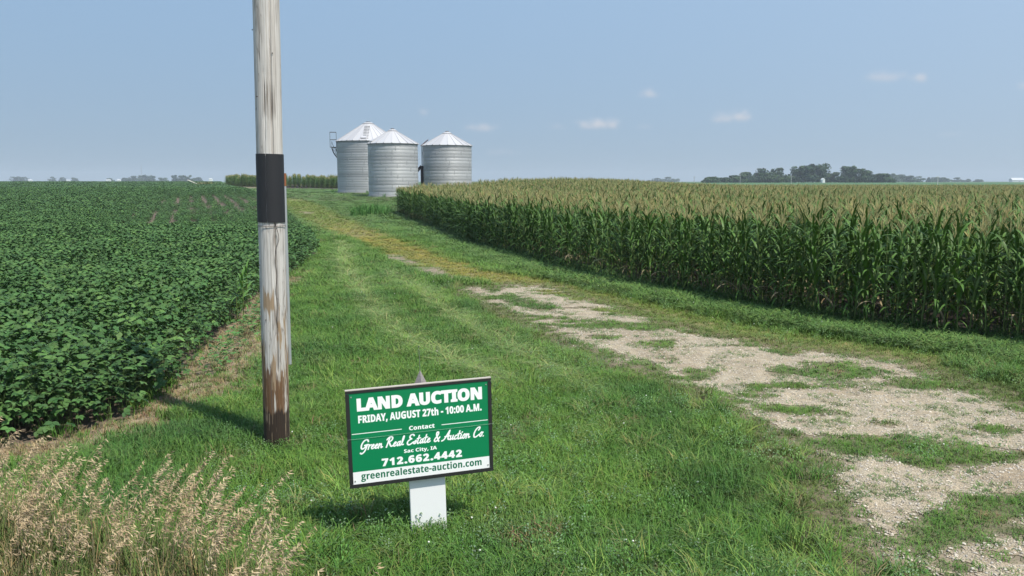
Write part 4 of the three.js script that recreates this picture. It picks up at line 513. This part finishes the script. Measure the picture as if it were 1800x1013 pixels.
{ // rank grass clump at the corner of the corn and by the bins
  const f = rng(15), geo = tuftGeo(21, 60, 0.28, 0.4, 1.0, 0.022, 0.6);
  const tuft = (x, z, s, lab) => { const m = new THREE.MeshPhysicalMaterial(); m.copy(grassMat); m.color = col(0.075, 0.20, 0.04); const o = part('grass_clump', geo, m, scene); o.name = numbered('grass_clump'); tag(o, lab, 'grass clump', 'rank grass clumps by the far end of the corn'); o.position.set(x, hgt(x, z), z); o.scale.setScalar(s); o.rotation.y = f() * 6; };
  const lab = 'rank bright green grass clump at the far corner of the corn';
  for (let k = 0; k < 26; k++) tuft(-11.6 + rr(-1.5, 1.5, f), -67 + rr(-3.2, 3.2, f), rr(0.8, 1.25, f), lab);
  for (const [x, z, lab2] of [[-21.0, -115.6, 'weed clump at the foot of the large grain bin'], [-16.2, -100.5, 'weed clump at the foot of the front grain bin'], [-12.4, -111, 'weed clump under the dark unloading pipe'], [-26.6, -118, 'weed clump left of the large grain bin']]) tuft(x, z, 0.8, lab2);
}

// ---------------------------------------------------------------- far things
function crownGeo(seed, w, h) { const f = rng(seed), b = new MB(), blobs = []; for (let k = 0; k < 18; k++) { const t = k < 7 ? f() * 0.35 : f(), y = mix(0.10, 0.88, t), rad = mix(0.5, 0.22, Math.abs(t - 0.35)) * 0.62; blobs.push([rr(-0.4, 0.4, f) * (1.1 - t * 0.6), y, rr(-0.4, 0.4, f) * (1.1 - t * 0.6), rad * rr(0.6, 1.05, f)]); }
  for (let k = 0; k < 1500; k++) { const q = blobs[Math.floor(f() * blobs.length)], d = V(rr(-1, 1, f), rr(-0.8, 1, f), rr(-1, 1, f)).normalize(), r = q[3] * Math.pow(f(), 0.3), p = V((q[0] + d.x * r) * w, (q[1] + d.y * r * 0.9) * h, (q[2] + d.z * r) * w); if (p.y < 0.04 * h) continue; const s = rr(0.4, 1.0, f), n = d.clone().add(V(rr(-0.7, 0.7, f), rr(-0.4, 0.9, f), rr(-0.7, 0.7, f))).normalize(), a = V(rr(-1, 1, f), rr(-1, 1, f), rr(-1, 1, f)).cross(n).normalize(), e = n.clone().cross(a), t = rr(0.75, 1.25, f); b.tri(p.clone().addScaledVector(a, -s), p.clone().addScaledVector(a, s * 0.8).addScaledVector(e, s * 0.4), p.clone().addScaledVector(e, s), n, [t, t, t]); b.tri(p.clone().addScaledVector(a, -s), p.clone().addScaledVector(e, -s * 0.9), p.clone().addScaledVector(a, s * 0.8).addScaledVector(e, s * 0.4), n, [t, t, t]); }
  return b.geo(); }
const trunkGeo = (h) => { const b = new MB(); b.tube([V(0, -0.6, 0), V(0.1, h * 0.3, 0), V(0, h * 0.75, 0.1)], [0.35, 0.26, 0.08], [1, 1, 1], 7); for (let k = 0; k < 4; k++) { const a = k * 1.7, y = h * (0.25 + k * 0.1); b.tube([V(0.05, y, 0), V(Math.cos(a) * h * 0.16, y + h * 0.16, Math.sin(a) * h * 0.16)], [0.14, 0.04], [1, 1, 1], 5); } return b.geo(); };
const treeM = [[0.036, 0.072, 0.024], [0.046, 0.084, 0.028], [0.030, 0.062, 0.026]].map((c) => { const m = leafMat(0.15, 0.9); m.color = col(...c); return m; }), barkM = std([0.09, 0.075, 0.06], 0.95); barkM.vertexColors = true;
const trunk10 = trunkGeo(10);
let tk = 0;
function tree(bearing, dist, height, width, label, group) { // bearing: sideways metres per metre of distance
  const x = bearing * dist, z = -dist, g = thing('far_tree', label, 'tree', [x, hgt(x, z), z], group), k = tk++;
  g.rotation.y = k * 1.3; const t = part('trunk', trunk10, barkM, g); t.scale.set(Math.min(1, height / 12), height / 10.5, Math.min(1, height / 12));
  part('crown', crownGeo(700 + k, width * 1.15, height * 1.04), treeM[k % 3], g); return g;
}
const bear = (px) => (px - 900) / 1386;
const grove = [[1247, 311, 22], [1262, 313, 20], [1281, 309, 30], [1296, 308, 22], [1308, 303, 24], [1326, 296, 27], [1336, 303, 18], [1350, 303, 24], [1362, 296, 30], [1388, 292, 30], [1407, 291, 28], [1424, 289, 30], [1438, 288, 27], [1456, 300, 24], [1480, 292, 28], [1497, 293, 30], [1514, 301, 26], [1532, 302, 26], [1547, 304, 22]];
const gl = ['leftmost low round tree of the large grove on the right horizon', 'second low tree from the left end of the right-hand grove', 'low wide tree in the left third of the right-hand grove', 'low tree just left of the grey pole in the right-hand grove', 'medium tree left of the spiky-topped tree in the grove', 'taller tree standing up in the left half of the grove', 'small tree right beside the taller tree in the left half', 'medium tree left of the gap before the tall block', 'round tree just left of the grove’s tallest block', 'left tree of the tallest block in the grove', 'second tree of the tallest block in the grove', 'third tree of the tallest block in the grove', 'highest tree of the grove, left of the white gable', 'lower tree right behind the white gable house', 'left tree of the second tall block right of the white gable', 'right tree of the second tall block right of the white gable', 'lower tree stepping down right of the second tall block', 'next to last tree at the right end of the grove', 'rightmost tree of the dark grove on the right horizon'];
grove.forEach(([px, top, w], i) => { const d = 585 + (i * 37 % 50), m = d / 1386, base = 318 + (3 - hgt(bear(px) * d, -d)) / m; tree(bear(px), d, (base - top) * m, w * 1.32 * m, gl[i], 'trees of the right-hand grove'); });
const far = [[1563, 305, 20, 1150], [1578, 307, 20, 1180], [1592, 308, 20, 1150], [1606, 310, 18, 1200], [1625, 312, 6, 1250], [1638, 310, 18, 1300], [1652, 312, 16, 1300], [1676, 312, 14, 1500], [1692, 314, 10, 1500], [1712, 315, 10, 1500],
  [1150, 313, 18, 1700], [1168, 311, 18, 1700], [1184, 313, 12, 1700], [985, 315, 16, 1800], [1025, 315, 16, 1800], [1042, 316, 14, 1800], [36, 310, 14, 1700], [48, 310, 14, 1700], [100, 311, 9, 1800], [118, 312, 9, 1800], [138, 312, 8, 1800], [200, 313, 9, 1500], [226, 312, 8, 1500], [240, 309, 12, 1450], [252, 308, 12, 1450], [263, 308, 12, 1450], [273, 308, 10, 1450], [292, 312, 14, 1500], [314, 308, 12, 1350], [326, 308, 14, 1350], [339, 308, 10, 1350], [353, 312, 12, 1500]];
const fl = ['first hazy tree right of the dark grove', 'second hazy tree right of the dark grove', 'third hazy tree right of the dark grove', 'last hazy tree of the low row right of the dark grove', 'tiny lone hazy tree in the gap right of the low row', 'left of the two hazy trees beside the pale field pole', 'right of the two hazy trees beside the pale field pole', 'left of three faint trees toward the white shed at right', 'middle of three faint trees toward the white shed at right', 'right of three faint trees toward the white shed at right',
  'left of three faint trees on the horizon left of the grove', 'middle of three faint trees on the horizon left of the grove', 'right of three faint trees on the horizon left of the grove', 'faint lone tree above the corn nearest the grain bins', 'left of two faint trees above the middle of the corn', 'right of two faint trees above the middle of the corn', 'left tree of the leftmost hazy pair beyond the soybeans', 'right tree of the leftmost hazy pair beyond the soybeans', 'left of three small hazy trees by the tiny white shed', 'middle of three small hazy trees by the tiny white shed', 'right of three small hazy trees by the tiny white shed', 'small hazy tree just left of the bright white shed', 'small hazy tree just right of the bright white shed', 'leftmost of four hazy trees under the thin mast', 'second of four hazy trees under the thin mast', 'third of four hazy trees under the thin mast', 'rightmost of four hazy trees under the thin mast', 'low hazy tree between the mast and the flat-topped trees', 'left of three flat-topped hazy trees left of the pole', 'middle of three flat-topped hazy trees left of the pole', 'right of three flat-topped hazy trees left of the pole', 'low hazy tree left of the brush at the track’s end'];
far.forEach(([px, top, w, d], i) => { const m = d / 1386, h = hgt(bear(px) * d, -d), base = 318 + (3 - h) / m; tree(bear(px), d, Math.max(4, (base - top) * m), Math.max(6, w * 1.25 * m), fl[i], px > 1500 ? 'hazy trees right of the grove' : px > 900 ? 'faint trees behind the corn' : 'hazy trees beyond the soybeans'); });
function shed(px, d, w, h, label, roofC = [0.55, 0.56, 0.58]) { const x = bear(px) * d, z = -d, g = thing('farm_building', label, 'building', [x, hgt(x, z), z]); part('wall', box(w, h + 1, w * 0.5, 0, h / 2 - 0.5, 0), std([0.78, 0.78, 0.76], 0.8), g); const s = new THREE.Shape(); s.moveTo(-w * 0.29, 0); s.lineTo(w * 0.29, 0); s.lineTo(0, w * 0.2); s.lineTo(-w * 0.29, 0); const rg = new THREE.ExtrudeGeometry(s, { depth: w * 1.06, bevelEnabled: false }); rg.rotateY(Math.PI / 2); rg.translate(-w * 0.53, h, 0); part('roof', rg, std(roofC, 0.8), g); part('door', box(w * 0.14, h * 0.6, 0.2, w * 0.12, h * 0.3, w * 0.25 + 0.05), std([0.35, 0.36, 0.38], 0.8), g); return g; }
const house = shed(1441, 572, 3.6, 1.7, 'small white gabled building in front of the dark grove', [0.75, 0.75, 0.74]); house.rotation.y = Math.PI / 2; house.scale.y = 1.35;
shed(1778, 1500, 22, 3.4, 'long low white shed near the right edge of the horizon'); shed(62, 1650, 8, 3.4, 'white farm shed right of the leftmost hazy trees'); shed(128, 1700, 7, 3.2, 'tiny white shed among hazy trees at far left'); shed(198, 1450, 8, 3, 'white shed left of the hazy middle trees beyond the soybeans'); shed(216, 1450, 6, 4, 'brighter small white shed below the hazy middle trees'); shed(376, 700, 2.6, 3.6, 'small white building behind the brush at the end of the track');
function farPole(px, d, h, label, c) { const x = bear(px) * d, z = -d, g = thing('far_utility_pole', label, 'pole', [x, hgt(x, z), z], 'distant poles'); part('shaft', (() => { const q = new THREE.CylinderGeometry(0.13, 0.17, h + 0.6, 8); q.translate(0, h / 2 - 0.3, 0); return q; })(), std(c, 0.9), g); part('crossarm', box(2.0, 0.14, 0.12, 0, h - 0.5, 0.16), std(c, 0.9), g); }
farPole(1297, 420, 6.2, 'grey pole in front of the left third of the grove', [0.3, 0.3, 0.3]); farPole(1641, 420, 4.8, 'pale pole standing in the field right of the grove', [0.6, 0.6, 0.58]); farPole(1217, 520, 4.5, 'short thin pole left of the grove', [0.4, 0.4, 0.38]); farPole(1386, 470, 5, 'pale pole in front of the tallest block of the grove', [0.45, 0.45, 0.43]);
{ const d = 1500, x = bear(256) * d, z = -d, g = thing('radio_mast', 'faint thin lattice mast above the hazy trees at left', 'mast', [x, hgt(x, z), z]), H = 32, l = [], legs = [0, 1, 2].map((k) => [Math.cos(k * 2.094) * 0.7, Math.sin(k * 2.094) * 0.7]); legs.forEach(([a, b]) => part('leg', rod(V(a, -0.5, b), V(a * 0.35, H, b * 0.35), 0.09), std([0.35, 0.36, 0.38], 0.7, 0.3), g)); for (let y = 0; y < H - 2; y += 2) for (let k = 0; k < 3; k++) { const s = 1 - 0.65 * y / H, s2 = 1 - 0.65 * (y + 2) / H, [a, b] = legs[k], [c, e] = legs[(k + 1) % 3]; l.push(rod(V(a * s, y, b * s), V(c * s2, y + 2, e * s2), 0.05, 4)); } part('bracing', mergeGeometries(l), std([0.35, 0.36, 0.38], 0.7, 0.3), g); }
{ // brush and a pale board at the far end of the track
  const f = rng(23), x = -75.5, z = -196; const g = thing('brush_pile', 'brown and green brush pile at the far end of the track', 'brush pile', [x, hgt(x, z), z]); const m = leafMat(0.1, 0.9); m.color = col(0.20, 0.17, 0.075); const q = part('stems', tuftGeo(33, 240, 2.6, 0.5, 1.7, 0.10, 0.9), m, g); const m2 = leafMat(0.1, 0.9); m2.color = col(0.08, 0.13, 0.035); part('leaves', tuftGeo(34, 160, 2.4, 0.4, 1.4, 0.12, 0.9).translate(2.6, 0, -1), m2, g);
  const bx = -78.3, bz = -196, b = part('pale_board', box(3.2, 0.12, 0.7, 0, 0.95, 0, 0.2, -0.42), std([0.66, 0.63, 0.54], 0.85), scene); b.name = numbered('pale_board'); tag(b, 'pale board leaning on the brush at the end of the track', 'board'); b.position.set(bx, hgt(bx, bz), bz); }

scene.traverse((o) => { if (o.isMesh) { o.castShadow = true; o.receiveShadow = true; } });
renderer.render(scene, camera);
